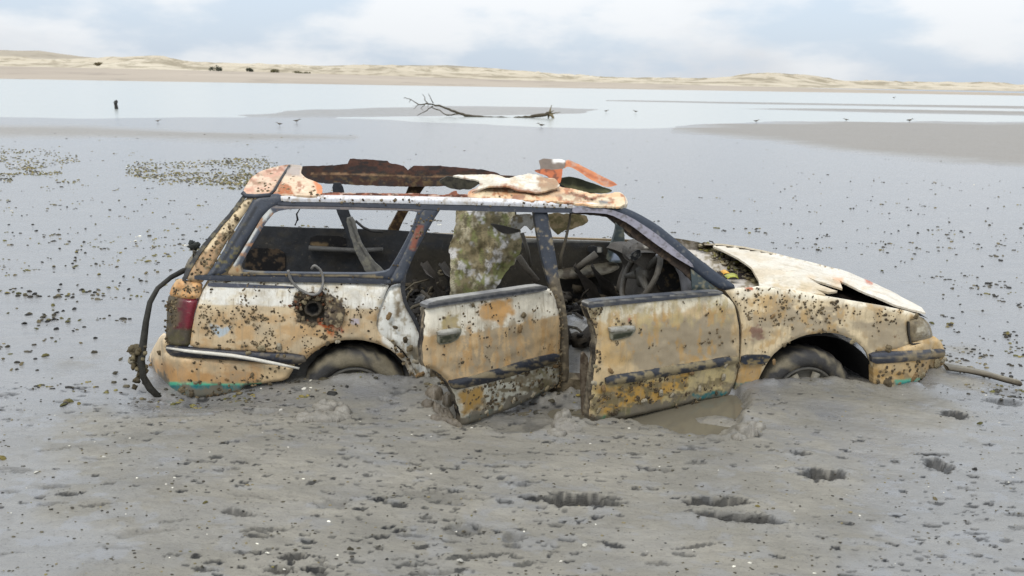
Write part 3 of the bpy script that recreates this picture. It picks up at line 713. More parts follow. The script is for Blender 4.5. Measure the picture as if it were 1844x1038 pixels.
# ---- the two open doors: sheets swung out about their front edges
def door_plane(hu, hv, ang, bow=0.012):
    H0 = side(0.0)([[hu, hv]])[0]; th = math.radians(ang)
    d = np.array([-math.cos(th), -math.sin(th), 0.0]); nrm = np.array([-math.sin(th), math.cos(th), 0.0])   # towards the inside
    def f(off=0.0):
        def g(uv):
            ry = crays(uv); off_ = np.full(len(ry), off)
            for _ in range(8):
                t = ((H0 - CC) @ nrm + off_) / (ry @ nrm); p = CC + ry * t[:, None]
                h = p[:, 2]
                off_ = off + 0.09 * np.clip(h - 0.33, 0, 1) ** 1.3 + 0.12 * np.clip(0.14 - h, 0, 1)
            return p
        return g
    return f, d, nrm, H0
DR, dR, nR, hR = door_plane(1014, 600, 36)
rd_out = [(770, 553), (800, 548), (900, 534), (985, 520), (998, 522), (1006, 545), (1012, 580), (1012, 640), (1010, 690), (1002, 701), (960, 722), (900, 748), (850, 764), (834, 769), (830, 745), (826, 728), (818, 702), (804, 682), (786, 668), (768, 662), (766, 620), (767, 590)]
rp = Paint((201, 170, 126), 0.45).on([(740, 510), (1030, 490), (1030, 562), (900, 590), (840, 604), (740, 606)], (228, 218, 196), 0.35, 2, 3)
rp.on([(862, 548), (918, 540), (924, 565), (900, 582), (866, 580)], (196, 150, 92), 0.6, 4, 8, 12).on([(794, 570), (824, 566), (824, 592), (796, 594)], (160, 136, 66), 0.7, 4, 10, 8, 0.8)
rp.blotch([(820, 590), (960, 570), (960, 660), (820, 690)], (164, 146, 118), -0.02, 0.08, (12, 44), 0.9, seed=4).blotch([(770, 600), (1010, 560), (1010, 650), (770, 690)], (188, 146, 90), 0.15, 0.12, (11, 34), 0.7, seed=14)
rp.on([(812, 690), (1016, 640), (1016, 720), (830, 780)], (208, 204, 186), 0.5, 3, 4).on([(826, 705), (868, 696), (872, 728), (858, 738), (834, 750)], (180, 142, 78), 0.6, 4, 8, 9)
rp.blotch([(860, 690), (1016, 645), (1016, 735), (860, 760)], (122, 110, 84), 0.02, 0.12, (14, 9), 0.95, seed=7).blotch([(960, 655), (1010, 640), (1010, 690), (970, 700)], (120, 112, 56), 0.05, 0.15, (10, 10), 0.8, seed=17)
rp.on([(840, 750), (888, 738), (890, 750), (844, 768)], TEAL, 0.4, 1.5, 3).on([(918, 728), (990, 706), (990, 720), (920, 742)], TEAL, 0.4, 1.5, 4, 9)
rdoor = panel('door', rd_out, DR(), M_PAINT, rp, car, 0.035, tdir=nR, step=2.6, dent=0.012, roll=0.018, jit=1.2, seed=5, back=C4((70, 64, 54), 0.8), edge=C4((38, 33, 28), 0.8))
rdoor['label'] = 'rear side door hanging open, white above and tan below'
panel('window_channel', [(768, 548), (790, 540), (900, 525), (972, 514), (988, 517), (984, 524), (900, 537), (800, 551), (769, 557)], DR(-0.012), M_TRIM,
      Paint((104, 102, 100), 0.4).on(strip_poly([(770, 553), (880, 535), (985, 520)], 4), (48, 50, 54), 0.5, 1, 1).on(strip_poly([(780, 543), (880, 526), (975, 514)], 2), (150, 146, 138), 0.5, 1, 1), rdoor, 0.05, tdir=nR, step=3)
panel('side_trim', [(812, 688), (830, 684), (900, 665), (960, 647), (1010, 636), (1010, 652), (960, 668), (900, 686), (850, 698), (820, 704)], DR(-0.018), M_TRIM,
      Paint((48, 50, 56), 0.4).blotch(None, (134, 120, 92), 0.1, 0.12, (22, 6), 0.9), rdoor, 0.02, tdir=nR, step=3, roll=0.008)
def door_handle(D, nn, parent, o, tongue, cup):
    h = panel('handle', o, D(-0.010), M_TRIM, Paint((134, 130, 112), 0.4).on(cup, (50, 52, 34), 0.7, 1.0, 0.5).blotch(None, (110, 104, 84), 0.15, 0.15, (8, 8), 0.6), parent, 0.02, tdir=nn, step=2, roll=0.004)
    panel('handle_lever', tongue, D(-0.022), M_TRIM, Paint((168, 164, 152), 0.35).blotch(None, (120, 112, 88), 0.2, 0.15, (9, 5), 0.7), h, 0.018, tdir=nn, step=2.5, roll=0.006)
door_handle(DR, nR, rdoor, [(788, 597), (832, 591), (832, 600), (826, 612), (812, 619), (790, 622)], [(789, 597), (831, 591), (831, 600), (792, 606)], [(792, 607), (829, 601), (824, 610), (811, 617), (793, 620)])
DF, dF, nF, hF = door_plane(1337, 600, 26)
fd_out = [(1059, 551), (1080, 548), (1180, 538), (1300, 527), (1318, 540), (1330, 560), (1337, 596), (1335, 645), (1328, 690), (1316, 716), (1250, 728), (1180, 744), (1120, 756), (1068, 767), (1064, 745), (1070, 700), (1077, 650), (1080, 610), (1072, 580)]
fd = Paint((207, 180, 136), 0.5).on([(1050, 540), (1330, 515), (1330, 548), (1200, 562), (1050, 585)], (226, 214, 186), 0.4, 5, 9, 18)
fd.on([(1130, 590), (1240, 568), (1320, 568), (1325, 640), (1230, 655), (1150, 668), (1120, 640)], GREYM, 0.65, 5, 14, 22, 0.9).on([(1080, 600), (1120, 590), (1135, 650), (1085, 665)], (200, 166, 112), 0.5, 6, 10, 16, 0.8)
fd.blotch([(1070, 560), (1330, 545), (1330, 660), (1080, 680)], (186, 146, 84), 0.2, 0.1, (10, 30), 0.75, seed=24).blotch([(1060, 545), (1330, 520), (1330, 580), (1070, 600)], (190, 170, 120), 0.12, 0.15, (9, 26), 0.7, seed=25)
fd.on([(1070, 690), (1220, 670), (1335, 655), (1335, 720), (1068, 765)], (200, 180, 130), 0.5, 4, 5).on([(1076, 700), (1190, 682), (1240, 672), (1240, 696), (1180, 722), (1080, 748)], (192, 150, 76), 0.5, 5, 14, 14)
fd.blotch([(1060, 700), (1335, 660), (1335, 735), (1060, 770)], (128, 114, 80), 0.05, 0.12, (16, 9), 0.95, seed=27).on([(1060, 752), (1100, 744), (1316, 706), (1320, 722), (1064, 770)], (112, 106, 76), 0.7, 3, 9, 9)
fd.on([(1250, 712), (1316, 702), (1316, 714), (1250, 722)], TEAL, 0.45, 2, 6, 8).on([(1078, 752), (1090, 748), (1088, 758), (1080, 760)], (50, 120, 90), 0.5, 2, 4).on([(1130, 572), (1138, 572), (1138, 582), (1130, 582)], (168, 70, 44), 0.6, 2, 3)
fdoor = panel('door', fd_out, DF(), M_PAINT, fd, car, 0.05, tdir=nF, step=2.6, dent=0.012, roll=0.018, jit=1.2, seed=15, back=C4((64, 58, 50), 0.8), edge=C4((44, 38, 31), 0.8))
fdoor['label'] = 'front side door hanging open, streaked with tan, grey and yellow stains'
panel('window_channel', [(1058, 545), (1080, 541), (1180, 533), (1240, 528), (1300, 524), (1304, 531), (1240, 537), (1180, 543), (1080, 553), (1060, 556)], DF(-0.012), M_TRIM,
      Paint((60, 62, 68), 0.4).on(strip_poly([(1058, 547), (1180, 535), (1300, 526)], 2.5), (140, 136, 128), 0.5, 1, 1).blotch(None, (96, 92, 84), 0.3, 0.1, (14, 5), 0.7), fdoor, 0.05, tdir=nF, step=3)
panel('side_trim', [(1092, 680), (1150, 671), (1230, 657), (1332, 642), (1334, 656), (1230, 674), (1150, 688), (1094, 697)], DF(-0.018), M_TRIM,
      Paint((54, 56, 62), 0.45).blotch(None, (140, 126, 96), -0.02, 0.1, (16, 8), 0.95), fdoor, 0.02, tdir=nF, step=3, roll=0.008, jit=1)
door_handle(DF, nF, fdoor, [(1099, 591), (1145, 587), (1146, 596), (1138, 606), (1124, 611), (1101, 615)], [(1100, 591), (1144, 587), (1144, 596), (1102, 600)], [(1104, 602), (1142, 597), (1136, 605), (1122, 609), (1104, 613)])

# sill between the wheels, mud-caked
panel('sill', [(745, 700), (800, 712), (900, 716), (1010, 716), (1150, 722), (1330, 728), (1345, 735), (1345, 700), (1180, 690), (1010, 682), (850, 672), (752, 664)], side(0.03), M_MUDDY,
      Paint((120, 108, 86), 0.8).blotch(None, (80, 68, 52), 0.0, 0.2, (14, 10)), car, 0.12, step=5, dent=0.03)

# ---- roof: torn sheet, front part crumpled and peeled
def Hroof(a, w):
    x = (w - 0.845) / 0.68
    return 0.972 + 0.075 * (1 - x * x) - 0.10 * np.clip(-1.08 - a, 0, 1) ** 1.2 - 0.25 * np.clip(a - 0.95, 0, 1) ** 1.3
fr_out = [(842, 356), (846, 348), (862, 341), (905, 337), (930, 338), (956, 345), (972, 348), (985, 343), (1000, 326), (990, 330), (972, 335), (955, 328), (965, 316), (930, 316), (914, 322), (895, 318), (870, 316), (812, 314), (830, 321), (858, 327), (862, 332), (848, 338), (838, 348), (835, 356)]
fr2 = [(838, 357), (845, 345), (870, 338), (905, 336), (940, 341), (966, 348), (976, 346), (984, 336), (1006, 336), (1030, 340), (1060, 347), (1090, 349), (1112, 346), (1124, 352), (1127, 366), (1116, 372), (1060, 369), (1000, 365), (920, 361)]
frp = Paint((220, 196, 158), 0.45).blotch(None, (146, 84, 50), 0.25, 0.06, (16, 6), 0.9, seed=41).blotch(None, (226, 172, 124), 0.08, 0.2, (30, 9), 0.8, seed=3).on(strip_poly([(842, 354), (850, 343), (880, 338), (920, 338), (960, 346), (980, 344)], 5), (176, 116, 78), 0.7, 2, 3, 8).on([(1000, 345), (1060, 354), (1090, 352), (1066, 360)], (120, 70, 42), 0.8, 2, 6, 9)
frp.on([(1078, 360), (1104, 362), (1102, 367), (1080, 366)], (84, 86, 90), 0.4, 1, 1).blotch(None, (166, 100, 60), 0.3, 0.08, (10, 7), 0.9, seed=9).on([(922, 352), (946, 354), (944, 361), (922, 360)], (150, 104, 76), 0.7, 2, 3)
roof = panel('roof', fr2, on_height(Hroof, 0.10, 1.58), M_PAINT, frp, car, 0.01, tdir=(0, 0.2, -1), step=3, dent=0.012, jit=1.5, back=C4(BRN, 0.8), seed=4)
fw_out = [(846, 344), (866, 333), (862, 324), (835, 320), (812, 314), (870, 315), (895, 317), (914, 323), (930, 317), (962, 313), (980, 320), (1000, 322), (1010, 335), (990, 343), (972, 347), (955, 345), (930, 341), (905, 337), (870, 338)]
panel('roof_sheet', fw_out, on_height(lambda a, w: Hroof(a, w) + 0.03, 0.10, 1.58), M_PAINT,
      Paint((222, 212, 192), 0.45).on(strip_poly([(846, 344), (905, 337), (955, 345), (985, 343)], 5), (150, 88, 54), .8, 2, 4, 7, .9).on(strip_poly([(835, 320), (866, 333), (848, 342)], 5), (140, 84, 54), .8, 2, 3, 7, .9).on([(965, 320), (1010, 320), (1010, 345), (972, 345)], (160, 122, 88), 0.7, 3, 8, 8).blotch(None, (214, 180, 140), 0.25, 0.12, (14, 8), 0.7), roof, 0.008, tdir=(0, 0.3, -1), step=3, dent=0.014, jit=1, seed=14)
# peeled orange flap standing up
panel('roof_flap', [(970, 286), (1020, 288), (1016, 305), (1000, 308), (974, 310)], lin(0.95, 0, -0.004, 1000, 300), M_FLAKE, Paint((112, 98, 86), 0.6).on([(994, 284), (1022, 286), (1018, 294), (996, 292)], (222, 216, 206), 0.5, 2, 3), roof, 0.006, tdir=(0, 1, .2), step=3, jit=1)
panel('roof_flap', [(1020, 287), (1040, 295), (1070, 311), (1114, 333), (1100, 337), (1088, 336), (1060, 322), (1038, 306), (1022, 300), (1014, 305)], lin(0.92, 0.0012, -0.008, 1060, 312), M_FLAKE, Paint((190, 116, 70), 0.65).on(strip_poly([(1022, 292), (1060, 315), (1110, 334)], 4), (156, 84, 46), 0.7, 2, 3).blotch(None, (176, 140, 118), 0.15, 0.1, (12, 8), 0.7), roof, 0.006, tdir=(0, 1, .2), step=3, jit=0.8)
panel('roof_flap', [(960, 309), (975, 305), (1000, 307), (1014, 304), (1012, 318), (1009, 332), (994, 328), (984, 316)], lin(0.72, 0, -0.006, 985, 315), M_FLAKE, Paint((172, 92, 50), 0.7).blotch(None, (110, 60, 36), 0.1, 0.15, (8, 8)), roof, 0.008, tdir=(0, 1, .2), step=3, jit=1)
panel('roof_lining', [(1008, 322), (1030, 318), (1060, 328), (1090, 338), (1104, 344), (1090, 350), (1050, 346), (1012, 336)], const(1.02), M_MUDDY, Paint((62, 64, 44), 0.8).on([(1010, 332), (1060, 340), (1100, 342), (1100, 352), (1010, 345)], (120, 118, 84), 0.8, 3, 6), roof, 0.03, step=3, jit=1)
panel('roof_lining', [(790, 326), (806, 317), (835, 321), (862, 327), (862, 333), (846, 342), (825, 342), (800, 337)], const(0.75), M_MUDDY, Paint((74, 70, 56), 0.8).blotch(None, (44, 40, 32), 0, .2, (9, 9)), roof, 0.02, step=3, jit=1.5)
panel('roof_front_edge', [(1104, 346), (1118, 346), (1128, 356), (1131, 366), (1122, 374), (1108, 372)], on_height(lambda a, w: Hroof(a, w) - 0.015, 0.08, 1.5), M_PAINT, Paint((206, 192, 168), 0.5), roof, 0.02, tdir=(0, .2, -1), step=3)
# rear roof remnant
rr_out = [(437, 348), (440, 338), (452, 320), (470, 308), (500, 300), (522, 297), (545, 299), (541, 312), (551, 322), (570, 327), (580, 334), (581, 346), (576, 352), (520, 352), (470, 352)]
rr_p = Paint((216, 186, 152), 0.5).on([(436, 350), (450, 316), (500, 296), (530, 296), (500, 320), (480, 345)], (196, 134, 108), 0.6, 8, 10, 10, 0.8).blotch(None, (226, 204, 176), 0.1, 0.2, (16, 9), 0.7, seed=33).blotch(None, (150, 92, 62), 0.22, 0.08, (11, 7), 0.85, seed=34).blotch([(440, 340), (520, 340), (520, 356), (440, 356)], (190, 120, 84), 0.1, 0.15, (14, 8), 0.7)
rr_p.on([(504, 332), (516, 330), (530, 345), (530, 350), (498, 350)], (164, 92, 44), 0.7, 2, 5, 8).on([(545, 296), (520, 298), (510, 316), (540, 318)], (166, 150, 138), 0.6, 3, 5, 8).on([(566, 325), (584, 330), (584, 350), (570, 350)], (206, 124, 72), 0.7, 3, 5, 7)
rr_p.on(strip_poly([(523, 298), (512, 312), (500, 332), (486, 350)], 3), (40, 36, 34), 0.7, 1, 1)
panel('roof_rear_panel', rr_out, on_height(Hroof, 0.10, 1.55), M_PAINT, rr_p, roof, 0.012, tdir=(0, .2, -1), step=3, dent=0.006, back=BRN4, seed=24)
mb = MB(); mb.tube([on_height(lambda a, w: Hroof(a, w) + .004, .08, 1.55)([q])[0] for q in ((521, 299), (513, 311), (504, 326), (495, 342), (484, 353))], 0.007, C4((42, 40, 40), 0.7), 6)
mb.tube([side(0)([q])[0] for q in ((436, 347), (443, 353), (460, 354), (486, 352))], 0.012, C4((58, 60, 66), 0.5), 7); mb.build('rubber_seal', M_TRIM, roof)
# ragged rusty lip along the near rail
panel('roof_lip', [(574, 350), (590, 347), (640, 348), (700, 349), (760, 349), (806, 352), (815, 345), (822, 343), (825, 350), (842, 351), (842, 357), (760, 356), (600, 354)], side(0.02), M_RUST,
      Paint((150, 96, 74), 0.8).blotch(None, (96, 60, 44), 0.0, 0.2, (10, 5)).blotch(None, (196, 170, 150), 0.25, 0.1, (9, 4), seed=4), roof, 0.01, step=2.5, jit=1)
# far rail with the roof skin rolled up into a rusty wall
fr_w = [(545, 300), (601, 298), (626, 295), (630, 286), (664, 288), (698, 290), (702, 294), (727, 299), (735, 307), (744, 299), (790, 299), (836, 303), (870, 306), (893, 311), (906, 318), (880, 322), (842, 330), (800, 336), (733, 337), (650, 334), (576, 330), (550, 323), (541, 314)]
panel('torn_roof_edge', fr_w, lin(1.42, 0, -0.002, 700, 320), M_RUST, Paint((60, 40, 30), 0.85).on([(600, 280), (800, 290), (900, 300), (900, 312), (740, 314), (640, 312)], (70, 44, 33), 0.8, 3, 8, 14).blotch(None, (34, 25, 21), 0.05, 0.2, (16, 8)).on(strip_poly([(560, 313), (640, 314), (740, 318), (860, 318)], 2.5), (132, 104, 76), 0.8, 1, 2, 8, .8)
      .blotch([(560, 318), (860, 318), (860, 340), (560, 336)], (90, 72, 42), 0.15, 0.12, (9, 6), 0.8), roof, 0.012, step=2.5, jit=0.9, dent=0.006, rnd=0)

# ---- far side of the body, seen through the windows
FARC = Paint((52, 50, 48), 0.6).blotch(None, (92, 76, 54), 0.1, 0.15, (9, 9), 0.9)
panel('pillar', NEARP['c'], side(0.03), M_RUST, Paint((66, 50, 36), 0.8).blotch(None, (110, 88, 58), 0.05, 0.15, (8, 8), 0.9), car, 0.06, step=4, mirror=True)
panel('pillar', NEARP['b'], side(0.03), M_DARK, FARC, car, 0.06, step=4, mirror=True)
panel('windscreen_pillar', [(1082, 366), (1118, 372), (1150, 385), (1217, 431), (1294, 493), (1330, 519), (1280, 519), (1236, 482), (1177, 434), (1134, 407), (1082, 379)], side(0.01), M_DARK, FARC, car, 0.06, step=4, mirror=True)
panel('rear_pillar', [(452, 353), (508, 350), (510, 366), (492, 374), (470, 392), (448, 425), (425, 462), (404, 496), (350, 504), (392, 446), (420, 402)], side(0.01), M_DARK, DARK4, car, 0.06, step=4, mirror=True)
panel('roof_rail', [(440, 352), (600, 353), (760, 355), (900, 359), (1083, 367), (1110, 378), (960, 383), (795, 379), (620, 374), (470, 372)], side(0.0), M_RUST, Paint((60, 44, 34), 0.8).blotch(None, (100, 70, 46), 0.1, 0.2, (9, 6)), car, 0.06, step=4, mirror=True)
far_poly = [(330, 503), (560, 503), (760, 508), (1000, 514), (1320, 522), (1480, 532), (1660, 570), (1700, 640), (1580, 730), (1300, 735), (700, 735), (300, 715), (270, 650), (320, 540)]
panel('far_body_side', far_poly, side(0.0), M_PAINT, Paint((150, 128, 96), 0.6), car, 0.03, step=8, mirror=True)
FT = Paint((42, 43, 45), 0.65).blotch(None, (56, 52, 45), 0.1, 0.2, (30, 12), 0.7).on([(740, 448), (1130, 440), (1130, 520), (740, 520)], (50, 45, 35), 0.7, 6, 8, 20, 0.8).on([(860, 428), (1130, 430), (1130, 437), (860, 433)], (130, 128, 122), 0.5, 1.5, 1.5)
trim_f = panel('door_lining', [(440, 408), (480, 408), (560, 411), (690, 414), (790, 421), (870, 428), (1000, 432), (1120, 436), (1160, 438), (1190, 520), (1190, 640), (900, 640), (420, 600), (420, 440)], const(1.54), M_DARK, FT, car, 0.02, step=5, dent=0.01)
panel('lining_pocket', [(560, 424), (622, 426), (624, 446), (556, 444)], const(1.53), M_DARK, Paint((22, 20, 20), 0.8).on([(560, 436), (590, 440), (588, 447), (556, 446)], (110, 92, 66), 0.8, 2, 4), trim_f, 0.01, step=3)
panel('speaker_hole', [(446, 446), (513, 450), (514, 490), (440, 488)], const(1.53), M_DARK, Paint((16, 14, 14), 0.9).blotch(None, (70, 56, 40), 0.15, 0.15, (9, 9), 0.9), trim_f, 0.01, step=3, jit=1.5)
mb = MB()
def tube_px(mb, pts, w, r, c, k=8, jit=0.1): mb.tube([pt(u, v, w) for u, v in pts], r, c, k, jit)
tube_px(mb, [(556, 447), (640, 452), (690, 450)], 1.50, 0.018, C4((84, 82, 78), 0.5))
mb.build('armrest', M_DARK, trim_f); mb = MB()
tube_px(mb, [(790, 490), (800, 486), (818, 488), (818, 494), (792, 495), (790, 490)], 1.45, 0.01, C4((96, 88, 70), 0.7))
mb.build('door_handle', M_DARK, trim_f)
panel('armrest', [(1000, 492), (1030, 486), (1075, 480), (1112, 474), (1118, 484), (1100, 494), (1060, 502), (1010, 505)], lin(1.42, 0, -0.004, 1060, 490), M_DARK, Paint((92, 86, 72), 0.6).blotch(None, (62, 54, 42), 0.1, .2, (10, 6)), trim_f, 0.06, step=3, roll=0.02)
panel('door_handle', [(1060, 443), (1086, 445), (1086, 456), (1058, 455)], const(1.50), M_DARK, Paint((38, 38, 38), 0.5).on([(1076, 446), (1083, 446), (1083, 454), (1076, 454)], (160, 156, 146), 0.4, 1, 1), trim_f, 0.02, step=2)
mb = MB(); tube_px(mb, [(1034, 488), (1054, 472), (1074, 457)], 1.36, 0.025, C4((84, 78, 68), 0.6)); mb.build('pull_strap', M_DARK, trim_f)
panel('mirror_base', [(1112, 392), (1121, 408), (1126, 428), (1120, 452), (1128, 474), (1092, 472), (1098, 448), (1108, 420)], const(1.45), M_DARK, Paint((58, 66, 66), 0.5).blotch(None, (106, 106, 92), 0.1, .15, (8, 8), .8).on([(1104, 458), (1112, 452), (1118, 470), (1100, 470)], (150, 158, 172), 0.3, 2, 2), car, 0.04, step=3, jit=1)
# loose belt and pillar trim in the load bay
panel('pillar_trim', [(597, 330), (616, 330), (626, 375), (640, 412), (652, 450), (640, 452), (622, 418), (604, 376)], const(1.30), M_DARK, Paint((46, 48, 52), 0.55), car, 0.03, step=3)
panel('seat_belt', [(622, 394), (637, 390), (648, 432), (672, 470), (696, 492), (662, 496), (640, 455), (632, 428)], const(1.05), M_DARK, Paint((112, 110, 104), 0.6).on(strip_poly([(630, 395), (645, 440), (680, 494)], 3), (70, 68, 64), 0.7, 1, 1).blotch(None, (140, 136, 120), 0.2, .12, (8, 8), .8), car, 0.02, step=3, jit=1)
mb = MB(); tube_px(mb, [(541, 374), (534, 386), (536, 396), (531, 406)], 1.48, 0.006, C4((40, 38, 38), .7), 5, .3)
mb.build('cable', M_MUDDY, car); mb = MB()
tube_px(mb, [(640, 398), (654, 410), (668, 416), (690, 418)], 1.40, 0.010, C4((50, 48, 46), .7), 6)
mb.build('cable', M_MUDDY, car); mb = MB()
tube_px(mb, [(1028, 377), (1026, 400), (1019, 430), (1010, 460), (1008, 484)], 0.22, [0.006, 0.007, 0.008, 0.01, 0.012], C4((86, 78, 64), .8), 6, .25)
mb.build('cable', M_MUDDY, car); mb = MB()
tube_px(mb, [(934, 462), (950, 485), (968, 506)], 0.55, [0.022, 0.018, 0.016], C4((96, 88, 76), .7), 7)
mb.build('seat_frame', M_MUDDY, car); mb = MB()
tube_px(mb, [(940, 420), (950, 450), (956, 480)], 0.62, 0.012, C4((90, 84, 74), .7), 7)
mb.build('seat_frame', M_MUDDY, car)
# hanging roof lining
hs = [(824, 370), (925, 370), (930, 398), (937, 416), (940, 440), (932, 469), (912, 492), (894, 522), (885, 528), (812, 540), (811, 513), (812, 481), (809, 450), (814, 434), (820, 405)]
def hang(uv):
    uv = np.atleast_2d(uv); q = uv[:, 0] + 0.25 * (uv[:, 1] - 450)
    w = 0.62 - 0.0012 * (uv[:, 1] - 480) + 0.014 * np.sin(q / 9.0) * sstep(uv[:, 1], 380, 470) + 0.012 * fbm(q / 14, uv[:, 1] / 30, 4, 4)
    d = crays(uv); t = (w - CC[1]) / d[:, 1]; return CC + d * t[:, None]
headl = panel('roof_lining', hs, hang, M_FABRIC, Paint((178, 168, 140), 0.9).blotch(None, (132, 118, 84), -0.05, 0.15, (22, 30), 0.9).blotch(None, (124, 130, 72), 0.12, 0.12, (14, 22), 0.8, seed=5)
              .blotch(None, (206, 202, 198), 0.2, 0.08, (16, 20), 0.9, seed=12).blotch(None, (92, 84, 56), 0.15, 0.1, (6, 14), 0.8, seed=18), car, 0.012, step=3, jit=2.5, dent=0.05, seed=6)
panel('lining_flap', [(880, 402), (905, 406), (932, 413), (940, 417), (918, 422), (902, 420)], lin(0.50, 0, 0, 0, 0), M_MUDDY, C4((78, 74, 68), 0.7), headl, 0.006, step=2.5)
panel('lining_flap', [(918, 408), (926, 386), (962, 386), (964, 408), (956, 417), (947, 406), (936, 414)], lin(0.54, 0, 0, 0, 0), M_MUDDY, Paint((204, 200, 190), 0.6).blotch(None, (150, 136, 108), 0.1, .15, (9, 9)), headl, 0.006, step=2.5, jit=1.5)
panel('lining_flap', [(984, 384), (1056, 387), (1060, 400), (1044, 408), (1026, 414), (1014, 416), (1005, 424), (996, 416), (988, 402)], lin(0.85, 0, 0, 0, 0), M_FABRIC, Paint((128, 112, 82), .9).blotch(None, (84, 76, 44), 0, .2, (12, 12)), headl, 0.008, step=2.5, jit=1.5)
# dashboard
dash_prof = [(1136, 462), (1146, 452), (1164, 450), (1186, 452), (1208, 460), (1228, 474), (1244, 492), (1246, 524), (1236, 560), (1150, 560), (1160, 520), (1170, 500), (1158, 478), (1134, 464)]
mb = MB(); ring = [const(0.30)([q])[0] for q in chaikin(dash_prof, 2)]; nR_ = len(ring); V = []; C = []
ws = np.linspace(0.30, 1.02, 8)
for w in ws:
    for i, q in enumerate(ring):
        V.append((q[0] + 0.05 * math.sin((w - .3) * 2.5), w, q[2] - 0.015 - 0.10 * (w - 0.3) ** 1.5)); m = 0.5 + 0.5 * vn(np.array([q[0] * 14 + w * 5]), np.array([q[2] * 14 + w * 3]), 2)[0]
        C.append(C4((84, 78, 68), .8) * (1 - m) + C4((54, 48, 42), .8) * m)
mb.add(V, [(i * nR_ + j, i * nR_ + (j + 1) % nR_, (i + 1) * nR_ + (j + 1) % nR_, (i + 1) * nR_ + j) for i in range(len(ws) - 1) for j in range(nR_)] + [tuple(range(nR_))], C)
dash = mb.build('dashboard', M_MUDDY, car)
mb = MB(); arc = [(1182, 462), (1192, 458), (1206, 460), (1222, 472), (1234, 492), (1238, 515), (1236, 530)]
mb.tube([pt(u, v, 0.26) for u, v in arc], [0.012, 0.02, 0.028, 0.036, 0.040, 0.040, 0.03], C4((176, 174, 176), 0.35), 10); mb.build('dash_end_trim', M_TRIM, dash)
panel('instrument_recess', [(1182, 466), (1196, 463), (1212, 474), (1222, 492), (1226, 520), (1190, 528), (1178, 500)], const(0.285), M_DARK, Paint((26, 24, 22), .8).blotch(None, (84, 70, 48), .15, .12, (8, 8), .9), dash, 0.01, step=3)
panel('air_vent', [(1134, 460), (1152, 447), (1156, 462), (1140, 472)], const(0.292), M_DARK, Paint((30, 30, 30), .6).blotch(None, (120, 116, 108), .1, .1, (4, 4), .8), dash, 0.01, step=2)
hood_p = [(1133, 468), (1134, 452), (1143, 442), (1156, 438), (1174, 440), (1188, 447), (1194, 457), (1184, 463), (1160, 464), (1150, 472), (1140, 478)]
panel('instrument_hood', hood_p, const(0.40), M_MUDDY, Paint((108, 102, 94), .8).blotch(None, (70, 64, 56), 0.05, .15, (8, 6), .9).blotch(None, (176, 170, 158), .3, .1, (6, 5), .7), dash, 0.12, step=3, dent=.012, roll=0.04)
# steering wheel
sw = bpy.data.objects.new('steering_wheel', None); link(sw, car)
ctr = pt(1154, 494, 0.36); sw.location = ctr
ax = np.array([-math.cos(math.radians(24)), -0.10, math.sin(math.radians(24))]); ax /= np.linalg.norm(ax)
e1 = np.array([0, 1, 0]) - ax * ax[1]; e1 /= np.linalg.norm(e1); e2 = np.cross(ax, e1)
mb = MB(); ring = [0.19 * (math.cos(t) * e1 + math.sin(t) * e2) for t in np.linspace(0, 2 * math.pi, 41)]
mb.tube(ring, 0.018, C4((80, 74, 64), .55), 9, 0.03, False); mb.build('rim', M_MUDDY, sw)
mb = MB(); mb.blob(np.zeros(3) - ax * 0.01, (0.035, 0.075, 0.075), C4((74, 70, 62), .6), 8, 0.12, seed=4)
for t in (0.35, 2.8, 4.1, 5.4): mb.tube([0.04 * (math.cos(t) * e1 + math.sin(t) * e2), 0.185 * (math.cos(t) * e1 + math.sin(t) * e2)], [0.03, 0.014], C4((72, 68, 60), .6), 7)
mb.tube([-ax * 0.02, -ax * 0.12, -ax * 0.26], [0.05, 0.045, 0.04], C4((104, 98, 88), .6), 9); mb.build('hub', M_MUDDY, sw)
# seats under the mud: lumps of foam and frame, floor clutter
mb = MB()
for k in range(520):
    a = random.uniform(-1.35, 1.15); w = random.uniform(0.22, 1.45); h = 0.10 + 0.11 * random.random(); q = random.lognormvariate(-3.5, .45)
    mb.blob((a, w, h), (q * random.uniform(.6, 1.6), q * random.uniform(.6, 1.4), q * random.uniform(.4, 1.0)), C4(random.choice([(52, 45, 35), (38, 33, 27), (70, 62, 48), (26, 23, 20)]), .9), 5, 0.6)
for k in range(60):
    a = random.uniform(-1.3, 1.1); w = random.uniform(0.25, 1.3); p = np.array([a, w, .16]); q = p + np.array([random.uniform(-.25, .25), random.uniform(-.15, .15), random.uniform(0, .14)])
    mb.tube([p, (p + q) / 2 + [0, 0, .03], q], random.uniform(.004, .012), C4(random.choice([(60, 54, 44), (44, 40, 34), (96, 88, 72)]), .85), 5, .3)
tag(mb.build('clutter', M_MUDDY, car), kind='stuff')
for a_ in (0.62, -0.42):
    mb = MB(); V = []
    for i in range(9):
        for j in range(7):
            V.append((a_ + 0.16 - 0.13 * (i / 8) ** 1.2 - (0.06 * math.sin(j / 6 * math.pi)), 0.92 + j * 0.08, 0.15 + 0.26 * i / 8 - 0.03 * abs(j - 3) / 3 * (i / 8) + 0.015 * random.uniform(-1, 1)))
    mb.add(V, [(i * 7 + j, (i + 1) * 7 + j, (i + 1) * 7 + j + 1, i * 7 + j + 1) for i in range(8) for j in range(6)], C4((62, 54, 44), .85))
    V2 = [(x + 0.12, y, z) for x, y, z in V]; mb.add(V2, [(i * 7 + j, (i + 1) * 7 + j, (i + 1) * 7 + j + 1, i * 7 + j + 1) for i in range(8) for j in range(6)], C4((54, 48, 40), .85))
    mb.build('seat', M_MUDDY, car)
